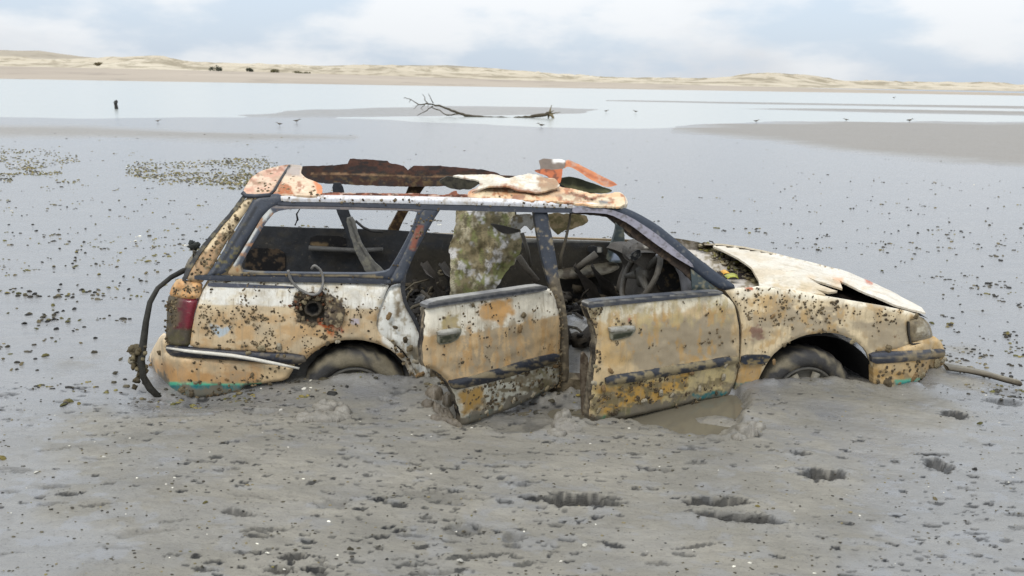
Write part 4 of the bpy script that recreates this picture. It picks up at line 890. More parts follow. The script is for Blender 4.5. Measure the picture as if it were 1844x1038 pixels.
# steel upright standing between the doors
panel('door_brace', [(1046, 640), (1052, 634), (1060, 646), (1062, 700), (1062, 752), (1048, 752), (1046, 700)], const(-0.22), M_MUDDY, Paint((112, 100, 84), .8).blotch(None, (80, 66, 52), .1, .2, (5, 12)), car, 0.02, step=3, jit=.6)
# rubber cable trailing from the tailgate
mb = MB(); cp = [(352, 482), (330, 488), (308, 500), (284, 520), (270, 545), (262, 580), (258, 620), (254, 650), (258, 680), (270, 700), (292, 722)]
mb.tube([pt(u, v, w) for (u, v), w in zip(cp, [0.25, .22, .18, .12, .08, .05, .02, 0, 0, 0, 0])], [0.008, 0.013, 0.014, 0.014, .014, .015, .017, .019, .019, .017, .015], C4((52, 50, 44), .7), 8, .25)
for k in range(34):
    u, v = 250 + random.uniform(-10, 12), 640 + random.uniform(-22, 60); mb.blob(pt(u, v, random.uniform(-.03, .05)), random.uniform(.006, .018), C4(random.choice([(86, 76, 54), (110, 100, 76), (70, 62, 46)]), .85), 5, .45)
for k in range(16):
    mb.blob(pt(238 + random.uniform(-6, 10), 635 + random.uniform(-10, 20), 0.05), random.uniform(.010, .02), C4(random.choice([(140, 132, 112), (96, 86, 64)]), .8), 5, .5)
mb.build('seal_strip', M_CRUST, car)
mb = MB(); mb.blob(pt(350, 444, .3), (.03, .03, .022), C4((44, 46, 40), .8), 6, .4); mb.blob(pt(345, 438, .3), .016, C4((40, 44, 40), .8), 5, .4)
mb.tube([pt(352, 452, .28), pt(345, 470, .28), pt(336, 488, .25)], .016, C4((120, 112, 96), .6), 7, .3); mb.build('wiper_pivot', M_MUDDY, car)

# ------------------------------------------------------------------ the mudflat: one sheet from the camera to the far shore
YS = [1.5]
while YS[-1] < 290: YS.append(YS[-1] * (1.0034 if YS[-1] < 9 else 1.0055 if YS[-1] < 30 else 1.010))
YS = np.array(YS); NC = 1000; RR = np.linspace(-0.86, 0.86, NC)
GY, GR = np.meshgrid(YS, RR, indexing='ij'); GX = GR * (GY + 1.0)
HB = gbase(GX, GY); PXY = project(np.stack([GX.ravel(), GY.ravel(), HB.ravel()], 1)); PU = PXY[:, 0].reshape(GX.shape); PV = PXY[:, 1].reshape(GX.shape)
def pmask(poly, soft, amp=0.0, ns=0.5, seed=1, sx=1.0):
    """patch of ground whose outline is drawn on the photograph, laid on the ground"""
    pl = np.array(poly, float); lo = pl.min(0) - 3 * soft - 40; hi = pl.max(0) + 3 * soft + 40
    m = np.zeros(GX.shape); sel = (PU > lo[0]) & (PU < hi[0]) & (PV > lo[1]) & (PV < hi[1])
    q = np.stack([PU[sel], PV[sel]], 1); d = sdist(q, pl)
    if amp: d = d + amp * fbm(GX[sel] / (ns * sx), GY[sel] / ns, seed, 5)
    m[sel] = sstep(d, -soft, soft); return m
near = sstep(GY, 14, 6)
dry = pmask([(170, 752), (330, 716), (440, 690), (600, 672), (1560, 676), (1680, 700), (1740, 720), (1660, 800), (1540, 880), (1500, 1300), (180, 1300), (130, 900)], 105, 190, 0.35, 3)
H = HB + 0.010 * fbm(GX / 0.9, GY / 0.7, 2, 3) * near
H += dry * (0.006 + 0.008 * fbm(GX / 0.40, GY / 0.25, 5, 4) + 0.0045 * fbm(GX / 0.09, GY / 0.045, 8, 4))
H += (1 - dry) * near * (0.005 * fbm(GX / 0.30, GY / 0.10, 12, 4))
H += (0.0022 * fbm(GX / 0.022, GY / 0.014, 9, 3)) * near * (0.35 + 0.65 * dry)
DK = np.zeros(GX.shape)                        # black mud colour; in pits and footprints it paints in their shade
WETX = np.zeros(GX.shape)
# heaped mud along the car
def mound(u, v, rx, ry, h, seed=0):
    p = at_z(u, v); d = ((GX - p[0]) / rx) ** 2 + ((GY - p[1]) / ry) ** 2
    return h * np.exp(-d) * (1 + 0.35 * fbm(GX / 0.16, GY / 0.12, seed + 40, 4))
H += mound(640, 690, 0.42, 0.16, 0.03, 1) + mound(520, 704, 0.3, 0.12, 0.012, 2) + mound(1450, 698, 0.34, 0.14, 0.02, 3) + mound(770, 720, 0.22, 0.14, 0.03, 4)
H -= mound(345, 706, 0.34, 0.17, 0.075, 6) + mound(1620, 712, 0.16, 0.08, 0.035, 7)
# scour hole with standing water under the open doors
hole = pmask([(800, 742), (860, 722), (960, 690), (1060, 688), (1200, 692), (1330, 690), (1352, 720), (1330, 752), (1255, 780), (1160, 765), (1090, 738), (1050, 742), (1010, 762), (960, 772), (880, 756)], 16, 22, 0.22, 21)
H -= hole * (0.095 + 0.02 * fbm(GX / 0.2, GY / 0.15, 33, 4))
H += mound(1300, 742, 0.20, 0.10, 0.05, 16) + mound(1180, 752, 0.16, 0.05, 0.03, 17)
H += mound(1016, 752, 0.09, 0.08, 0.06, 6)
# mud inside the car
ca = to_car(np.stack([GX.ravel(), GY.ravel(), np.zeros(GX.size)], 1)); A_ = ca[:, 0].reshape(GX.shape); B_ = ca[:, 1].reshape(GX.shape)
inn = sstep(B_, 0.10, 0.32) * sstep(B_, 1.6, 1.4) * sstep(A_, -1.75, -1.5) * sstep(A_, 1.35, 1.15)
H += inn * (0.15 + 0.07 * fbm(GX / 0.22, GY / 0.22, 51, 4) + 0.14 * np.exp(-((A_ - 0.42) / 0.3) ** 2 - ((B_ - 0.5) / 0.3) ** 2))
H += (0.022 + 0.03 * fbm(GX / 0.10, GY / 0.08, 57, 4)) * np.exp(-((B_ + 0.0) / 0.07) ** 2) * sstep(A_, -1.05, -0.9) * sstep(A_, 2.7, 2.6) * (1 - hole)
# far channel, sand bars
far = sstep(PV - (PU - 922) * 0.0168, 212, 200) * sstep(GY, 20, 30)
chan = pmask([(-900, 40), (2800, 100), (2800, 226), (1844, 221), (1350, 219), (1150, 229), (950, 226), (700, 214), (400, 209), (0, 206), (-900, 200)], 6, 4, 6, 60)
bar = np.maximum.reduce([
    pmask([(1215, 232), (1300, 226), (1400, 221), (1600, 220), (1844, 221), (2400, 226), (2400, 330), (1844, 298), (1650, 284), (1450, 262), (1310, 246)], 8, 10, 2.2, 61, 2.5),
    0.8 * pmask([(-500, 226), (150, 229), (350, 240), (520, 246), (640, 250), (420, 258), (200, 248), (-500, 243)], 9, 5, 2.5, 62, 3),
    0.6 * pmask([(400, 206), (560, 195), (760, 189), (950, 189), (1090, 195), (1045, 204), (900, 210), (700, 212), (500, 211)], 4, 4, 4, 63, 3),
    pmask([(1090, 181), (1400, 185), (1900, 193), (2400, 203), (2400, 206), (1900, 197), (1400, 188)], 1.2, 1.5, 9, 64, 4),
    pmask([(1280, 194), (1600, 198), (1900, 202), (2400, 210), (2400, 218), (1900, 208), (1600, 202)], 1.5, 1.5, 9, 65, 4)])
H -= chan * 0.16 * sstep(GY, 22, 34)
H += bar * (0.06 + 0.17 * chan) + bar * 0.015 * fbm(GX / 1.2, GY / 0.8, 66, 4)
DRY = np.maximum(dry, bar)
# local marks: pits, crumbs, footprints
def stamp(x, y, rx, ry, fn, rot=0.0):
    rm = max(rx, ry) * 1.9; r0 = np.searchsorted(YS, y - rm); r1 = np.searchsorted(YS, y + rm)
    c0 = np.searchsorted(RR, (x - rm) / (y + 1.0)); c1 = np.searchsorted(RR, (x + rm) / (y + 1.0))
    if r1 - r0 < 1 or c1 - c0 < 1: return
    sl = (slice(r0, r1), slice(c0, c1)); X = GX[sl] - x; Y = GY[sl] - y
    c, s = math.cos(rot), math.sin(rot); fn(sl, (X * c + Y * s) / rx, (-X * s + Y * c) / ry)
def pit(x, y, rx, ry, depth, dk, rot=0.0, rag=0.45, rim=0.3, wall=0.45, dr=1.10):
    sd = random.randint(0, 9999)
    def fn(sl, X, Y):
        r = np.hypot(X, Y) + rag * fbm(X * 1.8, Y * 1.8, sd, 5, 0.62)
        m = sstep(r, 1.0, wall); H[sl] -= depth * m; H[sl] += depth * rim * np.exp(-((r - 1.2) / 0.25) ** 2)
        DK[sl] = np.maximum(DK[sl], dk * sstep(r, dr, dr - 0.18))
    stamp(x, y, rx, ry, fn, rot)
def crumb(x, y, rx, ry, h):
    sd = random.randint(0, 9999)
    def fn(sl, X, Y):
        r = np.hypot(X, Y) + 0.5 * fbm(X * 1.5, Y * 1.5, sd, 3); H[sl] += h * sstep(r, 1.0, 0.3)
    stamp(x, y, rx, ry, fn, random.uniform(-.4, .4))
for k in range(3300):
    u = random.uniform(-60, 1900); v = 690 + 400 * random.random() ** 1.15
    p = at_z(u, v); s_ = random.lognormvariate(-5.05, 0.5)
    cl = fbm(np.array([p[0] / .7]), np.array([p[1] / .5]), 77, 3)[0]
    if cl + random.uniform(-.35, .35) < -0.05: continue
    pit(p[0], p[1], s_ * random.uniform(1.0, 2.8), s_ * random.uniform(0.6, 1.0), s_ * random.uniform(0.4, 1.1), random.uniform(0.5, 1.0), random.uniform(-.3, .4))
for k in range(1100):
    u = random.uniform(-40, 1880); v = 690 + 390 * random.random(); p = at_z(u, v); s_ = random.uniform(.004, .012)
    crumb(p[0], p[1], s_ * random.uniform(1, 2), s_, s_ * random.uniform(.3, .7))
for k in range(60):                              # longer scrapes
    u = random.uniform(-40, 1880); v = 730 + 340 * random.random(); p = at_z(u, v)
    if 930 < u < 1720 and v < 970: continue
    s_ = random.uniform(.015, .04)
    pit(p[0], p[1], s_ * random.uniform(1.2, 2.6), s_ * random.uniform(.25, .5), random.uniform(.006, .014), random.uniform(.2, .7), random.uniform(-.2, .45), 0.8)
for (u, v, rx, ry, dp, dk, rot) in [(1040, 906, .160, .050, .075, .95, .02), (1290, 906, .125, .045, .065, .95, .05), (1480, 856, .120, .060, .07, .95, .28), (1688, 838, .070, .075, .05, .9, .1), (1715, 750, .085, .06, .06, 1., .3),
                                (1806, 722, .14, .07, .03, .75, -.1), (600, 912, .075, .05, .02, .55, 0), (790, 900, .16, .05, .02, .5, -.2), (840, 955, .08, .05, .02, .6, .1), (925, 968, .05, .04, .02, .65, .3),
                                (465, 742, .08, .04, .02, .5, .1), (100, 876, .08, .016, .016, .7, .02), (20, 884, .05, .014, .014, .6, 0), (255, 960, .10, .03, .014, .45, .3), (340, 750, .17, .02, .015, .6, .2),
                                (690, 722, .05, .018, .02, .6, -.6), (720, 715, .06, .016, .016, .5, .7), (1345, 785, .07, .04, .04, .8, .3), (1290, 792, .04, .02, .02, .8, 0), (1200, 850, .045, .02, .018, .7, .2), (1250, 838, .05, .02, .02, .7, .2), (820, 862, .03, .012, .01, .6, .0)]:
    p = at_z(u, v); pit(p[0], p[1], rx, ry, dp * 0.9, dk * .82 if dp > .028 else dk * .5, rot, 0.75, 0.12, 0.35, 1.14 if dp > .035 else 1.0)
DK = np.clip(DK + 0.35 * hole * sstep(fbm(GX / 0.12, GY / 0.1, 90, 4), 0.1, 0.4), 0, 1)
WET = np.clip(1 - DRY + 0.30 * sstep(fbm(GX / 0.30, GY / 0.16, 71, 4), 0.05, 0.35) * (1 - bar), 0, 1)
WET = WET * (1 - 0.32 * sstep(PV, 690, 800))
WET = np.clip(WET + 0.45 * sstep(fbm(GX / 0.12, GY / 0.07, 73, 4), 0.22, 0.4) * near * (1 - bar), 0, 1)
def ground_z(x, y):
    i = int(np.clip(np.searchsorted(YS, y), 0, len(YS) - 1)); j = int(np.clip(np.searchsorted(RR, x / (y + 1.0)), 0, NC - 1)); return float(H[i, j])
nr, nc = GX.shape
me = bpy.data.meshes.new('mudflat'); me.vertices.add(nr * nc)
me.vertices.foreach_set('co', np.stack([GX.ravel(), GY.ravel(), H.ravel()], 1).astype(np.float32).ravel())
ii = (np.arange(nr - 1)[:, None] * nc + np.arange(nc - 1)[None, :]).ravel()
q = np.stack([ii, ii + 1, ii + nc + 1, ii + nc], 1).astype(np.int32)
me.loops.add(q.size); me.loops.foreach_set('vertex_index', q.ravel()); me.polygons.add(len(q))
me.polygons.foreach_set('loop_start', np.arange(0, q.size, 4, dtype=np.int32)); me.polygons.foreach_set('loop_total', np.full(len(q), 4, np.int32))
me.polygons.foreach_set('use_smooth', np.ones(len(q), bool)); me.update(); me.validate()
at_ = me.color_attributes.new('zone', 'FLOAT_COLOR', 'POINT')
at_.data.foreach_set('color', np.stack([WET.ravel(), DK.ravel(), bar.ravel(), np.ones(nr * nc)], 1).astype(np.float32).ravel())
def mud_mat():
    m, n, l, b = newmat('tidal_mud')
    at = n.new('ShaderNodeAttribute'); at.attribute_name = 'zone'; sp = n.new('ShaderNodeSeparateColor'); l.new(at.outputs['Color'], sp.inputs[0])
    wet, dk, br = sp.outputs[0], sp.outputs[1], sp.outputs[2]
    g = n.new('ShaderNodeNewGeometry'); P = g.outputs['Position']
    mp = n.new('ShaderNodeMapping'); mp.inputs['Scale'].default_value = (0.55, 1.3, 1); l.new(P, mp.inputs[0]); Q = mp.outputs[0]
    fa = nz(n, l, Q, 3.0, 8, 0.62); fb = nz(n, l, Q, 26, 6, 0.65); fc = nz(n, l, Q, 120, 4, 0.6)
    base = mixc_(n, l, rng_(n, l, fa, 0.32, 0.68), tuple(lin_c((106, 102, 92))), tuple(lin_c((134, 128, 115))))
    base = mixc_(n, l, rng_(n, l, fb, 0.35, 0.75, 0, 0.5), base, tuple(lin_c((96, 91, 84))))
    base = mixc_(n, l, rng_(n, l, wet, 0, 1, 0, 0.75), base, tuple(lin_c((108, 108, 109))))
    base = mixc_(n, l, rng_(n, l, br, 0, 1, 0, 0.8), base, tuple(lin_c((122, 115, 106))))
    spk = rng_(n, l, fc, 0.60, 0.66, 0, 0.6)
    mp3 = n.new('ShaderNodeMapping'); mp3.inputs['Scale'].default_value = (22, 60, 1); l.new(P, mp3.inputs[0])
    dash = nz(n, l, mp3.outputs[0], 1.0, 6, 0.7); dm = rng_(n, l, dash, 0.65, 0.68, 0, 0.65)
    base = mixc_(n, l, spk, base, tuple(lin_c((70, 66, 60))))
    nr_ = n.new('ShaderNodeSeparateXYZ'); l.new(P, nr_.inputs[0])
    base = mixc_(n, l, mth(n, l, 'MULTIPLY', dm, rng_(n, l, nr_.outputs[1], 12, 5)), base, tuple(lin_c((62, 59, 54))))
    base = mixc_(n, l, dk, base, tuple(lin_c((40, 40, 40))))  # shade of the pits and footprints put into the mud colour
    l.new(base, b.inputs['Base Color'])
    ro = mth(n, l, 'ADD', rng_(n, l, wet, 0, 1, 0.52, 0.20), rng_(n, l, fb, 0.3, 0.7, -0.10, 0.12)); l.new(ro, b.inputs['Roughness'])
    b.inputs['IOR'].default_value = 1.45; l.new(mth(n, l, 'MULTIPLY', rng_(n, l, wet, 0, 1, 0.35, 0.75), rng_(n, l, dk, 0, 1, 1, 0.15)), b.inputs['Specular IOR Level'])
    # the fine relief
    mp2 = n.new('ShaderNodeMapping'); mp2.inputs['Scale'].default_value = (0.35, 1.0, 1); l.new(P, mp2.inputs[0])
    fr = nz(n, l, mp2.outputs[0], 30, 5, 0.6)
    hh = mth(n, l, 'ADD', mth(n, l, 'MULTIPLY', fb, 0.5), mth(n, l, 'ADD', mth(n, l, 'SUBTRACT', mth(n, l, 'MULTIPLY', fc, 0.45), mth(n, l, 'MULTIPLY', dm, 0.5)), mth(n, l, 'MULTIPLY', fr, 0.5)))
    bp = n.new('ShaderNodeBump'); bp.inputs['Distance'].default_value = 0.012; l.new(hh, bp.inputs['Height'])
    l.new(rng_(n, l, wet, 0, 1, 0.75, 0.28), bp.inputs['Strength']); l.new(bp.outputs[0], b.inputs['Normal'])
    return m
me.materials.append(mud_mat())
ground = link(bpy.data.objects.new('mudflat', me)); ground['kind'] = 'structure'

# water: the channel to the far shore, and the puddle in the scour hole
def water_mat(name, rgb, sc, st, rough):
    m, n, l, b = newmat(name); g = n.new('ShaderNodeNewGeometry')
    mp = n.new('ShaderNodeMapping'); mp.inputs['Scale'].default_value = (0.4, 1, 1); l.new(g.outputs['Position'], mp.inputs[0])
    f = nz(n, l, mp.outputs[0], sc, 4, 0.6); b.inputs['Base Color'].default_value = (*lin_c(rgb), 1)
    b.inputs['Roughness'].default_value = rough; b.inputs['IOR'].default_value = 1.33; b.inputs['Specular IOR Level'].default_value = 0.5
    bump(n, l, f, st, 0.05, b); return m
V = [(x * (y + 10), y, -0.045) for y in (20, 60, 120, 200, 300) for x in np.linspace(-0.95, 0.95, 9)]
F = [(i * 9 + j, i * 9 + j + 1, (i + 1) * 9 + j + 1, (i + 1) * 9 + j) for i in range(4) for j in range(8)]
mesh_obj('water', V, F, water_mat('channel_water', (156, 158, 152), 3.0, 0.3, 0.2))['kind'] = 'structure'
xs = np.linspace(-0.9, 1.75, 40); ys = np.linspace(3.55, 5.0, 20)
V = [(x, y, -0.136) for y in ys for x in xs]; F = [(i * 40 + j, i * 40 + j + 1, (i + 1) * 40 + j + 1, (i + 1) * 40 + j) for i in range(19) for j in range(39)]
mesh_obj('puddle_water', V, F, water_mat('puddle_water', (100, 94, 80), 9, 0.04, 0.03))['kind'] = 'structure'

# ------------------------------------------------------------------ far shore
def sil(u, tab): return np.interp(u, [t[0] for t in tab], [t[1] for t in tab])
def shore(name, y0, y1, ny, tab, mat, seed, amp, base=-0.3, ridge=0.0, xr=0.95, nx=420, prof=1.0):
    ys = np.linspace(0, 1, ny); rr = np.linspace(-xr, xr, nx); V = []
    for s in ys:
        Y = y0 + (y1 - y0) * s
        u = 922 + rr * FPX / math.cos(PITCH); top = sil(u, tab)                    # height of the skyline above the horizon, px
        X = rr * Y; crest = 1.6 + top * Y / FPX * 1.03
        nzs = fbm(X / 55 + 3, np.full(nx, Y / 40), seed, 5); n2_ = 1 - np.abs(fbm(X / 24, np.full(nx, Y / 18), seed + 5, 4)) * 2
        z = base + (crest - base) * (s ** prof) * (1 + 0.0 * nzs) + amp * nzs * np.sin(math.pi * min(1, s * 1.0)) + ridge * n2_ * sstep(np.array([s]), 0.25, 0.9)[0]
        V += [(x, Y, zz_) for x, zz_ in zip(X, z)]
    F = [(i * nx + j, i * nx + j + 1, (i + 1) * nx + j + 1, (i + 1) * nx + j) for i in range(ny - 1) for j in range(nx - 1)]
    o = mesh_obj(name, V, F, mat); o['kind'] = 'structure'; return np.array(V).reshape(ny, nx, 3)
def sand_mat(name, c1, c2, c3, sc, grass=0.0):
    m, n, l, b = newmat(name); g = n.new('ShaderNodeNewGeometry'); P = g.outputs['Position']
    mp = n.new('ShaderNodeMapping'); mp.inputs['Scale'].default_value = (0.35, 1, 2.5); l.new(P, mp.inputs[0])
    f = nz(n, l, mp.outputs[0], sc, 6, 0.6); f2 = nz(n, l, P, sc * 2.2, 7, 0.68)
    c = mixc_(n, l, rng_(n, l, f, 0.35, 0.65), tuple(lin_c(c1)), tuple(lin_c(c2)))
    c = mixc_(n, l, rng_(n, l, f2, 0.56 - grass, 0.66 - grass, 0, 0.75), c, tuple(lin_c(c3)))
    l.new(c, b.inputs['Base Color']); b.inputs['Roughness'].default_value = 0.95; b.inputs['Specular IOR Level'].default_value = 0.1
    bump(n, l, f2, 0.4, 1.0, b); return m
BEACH = [(-900, -3.5), (0, 12), (230, 11), (450, 9.5), (700, 6.5), (922, 3), (1200, 0.5), (1500, -2.5), (1844, -4.2), (2700, -5)]
shore('beach', 262, 372, 30, BEACH, sand_mat('beach_sand', (148, 137, 123), (162, 150, 135), (136, 126, 114), 0.02), 81, 0.25, -0.9)
DUNE = [(-900, 20), (0, 24), (60, 23), (140, 22), (170, 24), (230, 28.5), (290, 28), (330, 22), (430, 19), (520, 18.5), (620, 19), (700, 20), (760, 19), (860, 18), (940, 15), (1000, 11), (1080, 7), (1150, 6), (1220, 7), (1300, 9.5), (1340, 15), (1390, 18.5), (1440, 17), (1490, 10), (1540, 8), (1600, 8), (1650, 6.5), (1740, 8), (1800, 9), (1844, 7), (2700, 10)]
dv = shore('dunes', 374, 470, 44, DUNE, sand_mat('dune_sand', (166, 154, 134), (184, 173, 153), (122, 112, 92), 0.035, 0.08), 83, 0.7, 1.4, 1.7, prof=0.75)
HILL = [(-900, 30), (0, 38), (70, 38), (140, 30), (200, 26), (300, 24), (420, 20), (560, 21), (700, 24), (800, 25.5), (880, 22), (960, 17), (1040, 10), (1200, 4), (1400, 3), (2700, 3)]
shore('hills', 520, 760, 24, HILL, sand_mat('hill_scrub', (146, 136, 120), (158, 148, 132), (118, 110, 94), 0.015, 0.04), 85, 0.8, 1.0, 0.3)

# ------------------------------------------------------------------ barnacles and oysters on the car
def lump(V, F, C, c0, r, nrm, col, top, rs):
    """little cone with a broken crater, k-sided"""
    nrm = np.asarray(nrm, float); nrm = nrm / np.linalg.norm(nrm)
    x = np.cross(nrm, [0.3, 0.2, 0.93]); x /= np.linalg.norm(x); y = np.cross(nrm, x); k = 6; b = len(V); ph = rs.random() * 6
    for (q, h) in ((1.0, -0.15), (0.8, 0.22), (0.45, 0.36), (0.0, 0.15)):
        if q == 0: V.append(c0 + nrm * r * h); C.append(top); continue
        for j in range(k):
            t = ph + 2 * math.pi * j / k; rr = r * q * rs.uniform(0.55, 1.4)
            V.append(c0 + rr * (math.cos(t) * x + math.sin(t) * y) + nrm * r * h * rs.uniform(0.7, 1.3)); C.append(col * (np.array([1, 1, 1, 1]) if q != 0.42 else np.array([1.25, 1.25, 1.2, 1])))
    for i in range(2):
        for j in range(k): F.append((b + i * k + j, b + i * k + (j + 1) % k, b + (i + 1) * k + (j + 1) % k, b + (i + 1) * k + j))
    for j in range(k): F.append((b + 2 * k + j, b + 2 * k + (j + 1) % k, b + 3 * k))
BC = [C4(c, 0.8) for c in ((104, 88, 64), (88, 76, 58), (122, 104, 76), (80, 68, 52), (134, 118, 90))]
rs = random.Random(3); bV, bF, bC = [], [], []
def scatter(poly, surf, n, nrm, clus=(1, 4), size=(.0026, .0068), dens=None, holes=(), spread=3.4):
    n = int(n * 1.0); P = np.array(poly, float); lo = P.min(0); hi = P.max(0); uvs = []; tries = 0
    while len(uvs) < n and tries < n * 120:
        tries += 1; q = np.array([rs.uniform(lo[0], hi[0]), rs.uniform(lo[1], hi[1])])
        if dens is not None and dens(q) < rs.random(): continue
        if fbm(q[:1] / 34, q[1:] / 34, 55, 3)[0] + rs.uniform(-.45, .45) < 0.02: continue
        if not inside(q[None], P)[0] or any(inside(q[None], np.array(h))[0] for h in holes): continue
        for k in range(rs.randint(*clus)):
            uvs.append(q + np.array([rs.gauss(0, spread), rs.gauss(0, spread)]) * (k > 0))
    uvs = np.array(uvs); ok = inside(uvs, P); uvs = uvs[ok]; pts = surf(uvs)
    for p in pts:
        c = rs.choice(BC)
        lump(bV, bF, bC, p, rs.uniform(*size), np.array(nrm) + [rs.uniform(-.3, .3), 0, rs.uniform(-.3, .3)], c, C4((46, 38, 28), .9), rs)
OUT = (0, -1, 0)
arch_r = [(530, 670), (600, 605), (660, 605), (760, 690)]
scatter(q_out, side(-0.002), 620, OUT, (1, 4), dens=lambda q: 0.25 if q[1] < 552 else 0.75 if q[1] < 600 else 0.5, holes=[[(530, 530), (600, 530), (620, 590), (535, 588)]])
scatter([(680, 560), (700, 605), (745, 660), (775, 735), (755, 735), (725, 650), (690, 615)], side(-0.004), 50, OUT, (1, 3), (.004, .010))
scatter(bp_poly := [(265, 650), (300, 640), (530, 660), (440, 705), (290, 715)], side(-0.027), 90, OUT, (1, 3), (.003, .008))
scatter([(275, 700), (440, 704), (436, 716), (300, 722)], side(-0.02), 60, OUT, (1, 3), (.005, .012))
scatter([(297, 540), (318, 535), (318, 625), (297, 625)], side(-0.006), 110, OUT, (1, 4), (.003, .008))
scatter([(303, 533), (320, 505), (362, 512), (358, 538)], side(-0.008), 40, OUT, (1, 3))
scatter([(442, 357), (462, 356), (392, 462), (362, 512), (334, 507)], side(-0.002), 75, OUT, (1, 3), (.004, .009))
scatter([(437, 350), (500, 300), (580, 330), (578, 352)], on_height(Hroof, .1, 1.5), 45, (0, -.4, 1), (1, 2), (.005, .010))
scatter([(505, 354), (1080, 369), (1080, 376), (505, 366)], side(-0.014), 70, OUT, (1, 2), (.003, .007))
scatter([(690, 505), (757, 374), (796, 376), (728, 512)], side(-0.006), 40, OUT, (1, 2), (.003, .007))
scatter([(845, 345), (1000, 338), (1120, 366), (850, 355)], on_height(Hroof, .1, 1.5), 50, (0, -.4, 1), (1, 2), (.004, .009))
scatter(f_out, side(-0.002), 330, OUT, (1, 3), (.0026, .0068), dens=lambda q: 0.9 if q[1] < 585 else 0.25)
scatter([(1350, 525), (1500, 540), (1640, 570), (1630, 590), (1350, 548)], side(-0.002), 60, OUT, (1, 3), (.0045, .010))
scatter([(1576, 660), (1700, 645), (1700, 660), (1655, 690), (1600, 706), (1578, 700)], side(-0.024), 80, OUT, (1, 3), (.004, .012))
scatter(rd_out, DR(-0.003), 230, -nR, (1, 4), (.0026, .0068), dens=lambda q: 0.7 if q[1] < 665 else 0.25)
scatter([(820, 705), (1010, 645), (1010, 700), (850, 762)], DR(-0.004), 170, -nR, (1, 4), (.003, .010))
scatter([(996, 525), (1014, 545), (1016, 690), (1004, 700), (1004, 560)], DR(-0.004), 70, -nR, (1, 3), (.003, .009))
scatter(fd_out, DF(-0.003), 120, -nF, (1, 3), (.004, .009), dens=lambda q: 0.6 if q[1] < 600 else 0.4)
scatter([(1064, 700), (1330, 660), (1318, 716), (1070, 766)], DF(-0.004), 150, -nF, (1, 4), (.003, .010))
scatter([(1060, 552), (1076, 560), (1082, 650), (1070, 765), (1062, 765), (1076, 640), (1066, 580)], DF(-0.004), 60, -nF, (1, 3), (.003, .009))
scatter([(405, 490), (690, 500), (690, 506), (410, 500)], side(-0.006), 40, OUT, (1, 2), (.003, .008))
scatter([(785, 668), (806, 682), (832, 745), (834, 769), (815, 760), (800, 710)], const(-0.2), 70, OUT, (1, 4), (.005, .014))
tag(mesh_obj('barnacles', bV, bF, M_CRUST, car, np.array(bC)), kind='stuff')
def oyster_mesh(name, seed, c1, c2):
    r_ = random.Random(seed); V = []; C = []; F = []; k = 16; rings = [(1.0, 0.0), (0.92, 0.22), (0.74, 0.36), (0.55, 0.50), (0.34, 0.56), (0.15, 0.60)]
    lobe = [1 + 0.22 * math.sin(2 * math.pi * j / k * 2 + seed) + r_.uniform(-.15, .15) for j in range(k)]
    for i, (q, h) in enumerate(rings):
        for j in range(k):
            t = 2 * math.pi * j / k; rr = q * lobe[j] * r_.uniform(.94, 1.06)
            V.append((rr * math.cos(t) * 0.8, rr * math.sin(t), h * r_.uniform(.8, 1.2))); m = r_.random() * (0.5 + 0.5 * (i % 2))
            C.append(c1 * (1 - m) + c2 * m)
    V.append((0, 0, .58)); C.append(c2)
    for i in range(len(rings) - 1):
        for j in range(k): F.append((i * k + j, i * k + (j + 1) % k, (i + 1) * k + (j + 1) % k, (i + 1) * k + j))
    b = (len(rings) - 1) * k
    for j in range(k): F.append((b + j, b + (j + 1) % k, len(V) - 1))
    me = bpy.data.meshes.new(name); me.from_pydata(V, [], F); me.materials.append(M_CRUST)
    a = me.color_attributes.new('col', 'FLOAT_COLOR', 'POINT'); a.data.foreach_set('color', np.array(C, np.float32).ravel())
    me.polygons.foreach_set('use_smooth', np.ones(len(me.polygons), bool)); return me
OYS = [oyster_mesh('oyster_shell', s, C4(a, .75), C4(b, .75)) for s, a, b in ((1, (132, 116, 88), (92, 80, 60)), (2, (160, 146, 116), (110, 98, 74)), (3, (100, 88, 66), (70, 60, 48)), (4, (178, 168, 146), (128, 116, 94)), (5, (150, 122, 84), (104, 84, 58)))]
def oyster(u, v, px, surf, nrm):
    p = surf([[u, v]])[0]; dist = np.linalg.norm(to_world(p) - CAM); r = 0.78 * px / FPX * dist
    o = bpy.data.objects.new('oyster_shell', rs.choice(OYS)); link(o, car)
    nv = Vector(nrm) + Vector((rs.uniform(-.25, .25), 0, rs.uniform(-.25, .25)))
    o.location = p; o.rotation_euler = nv.to_track_quat('Z', 'Y').to_euler(); o.rotation_euler.rotate_axis('Z', rs.uniform(0, 6.28)); o.scale = (r, r, r * rs.uniform(.5, .9))
SB, SF, SQ = side(-0.03), side(-0.024), side(-0.004)
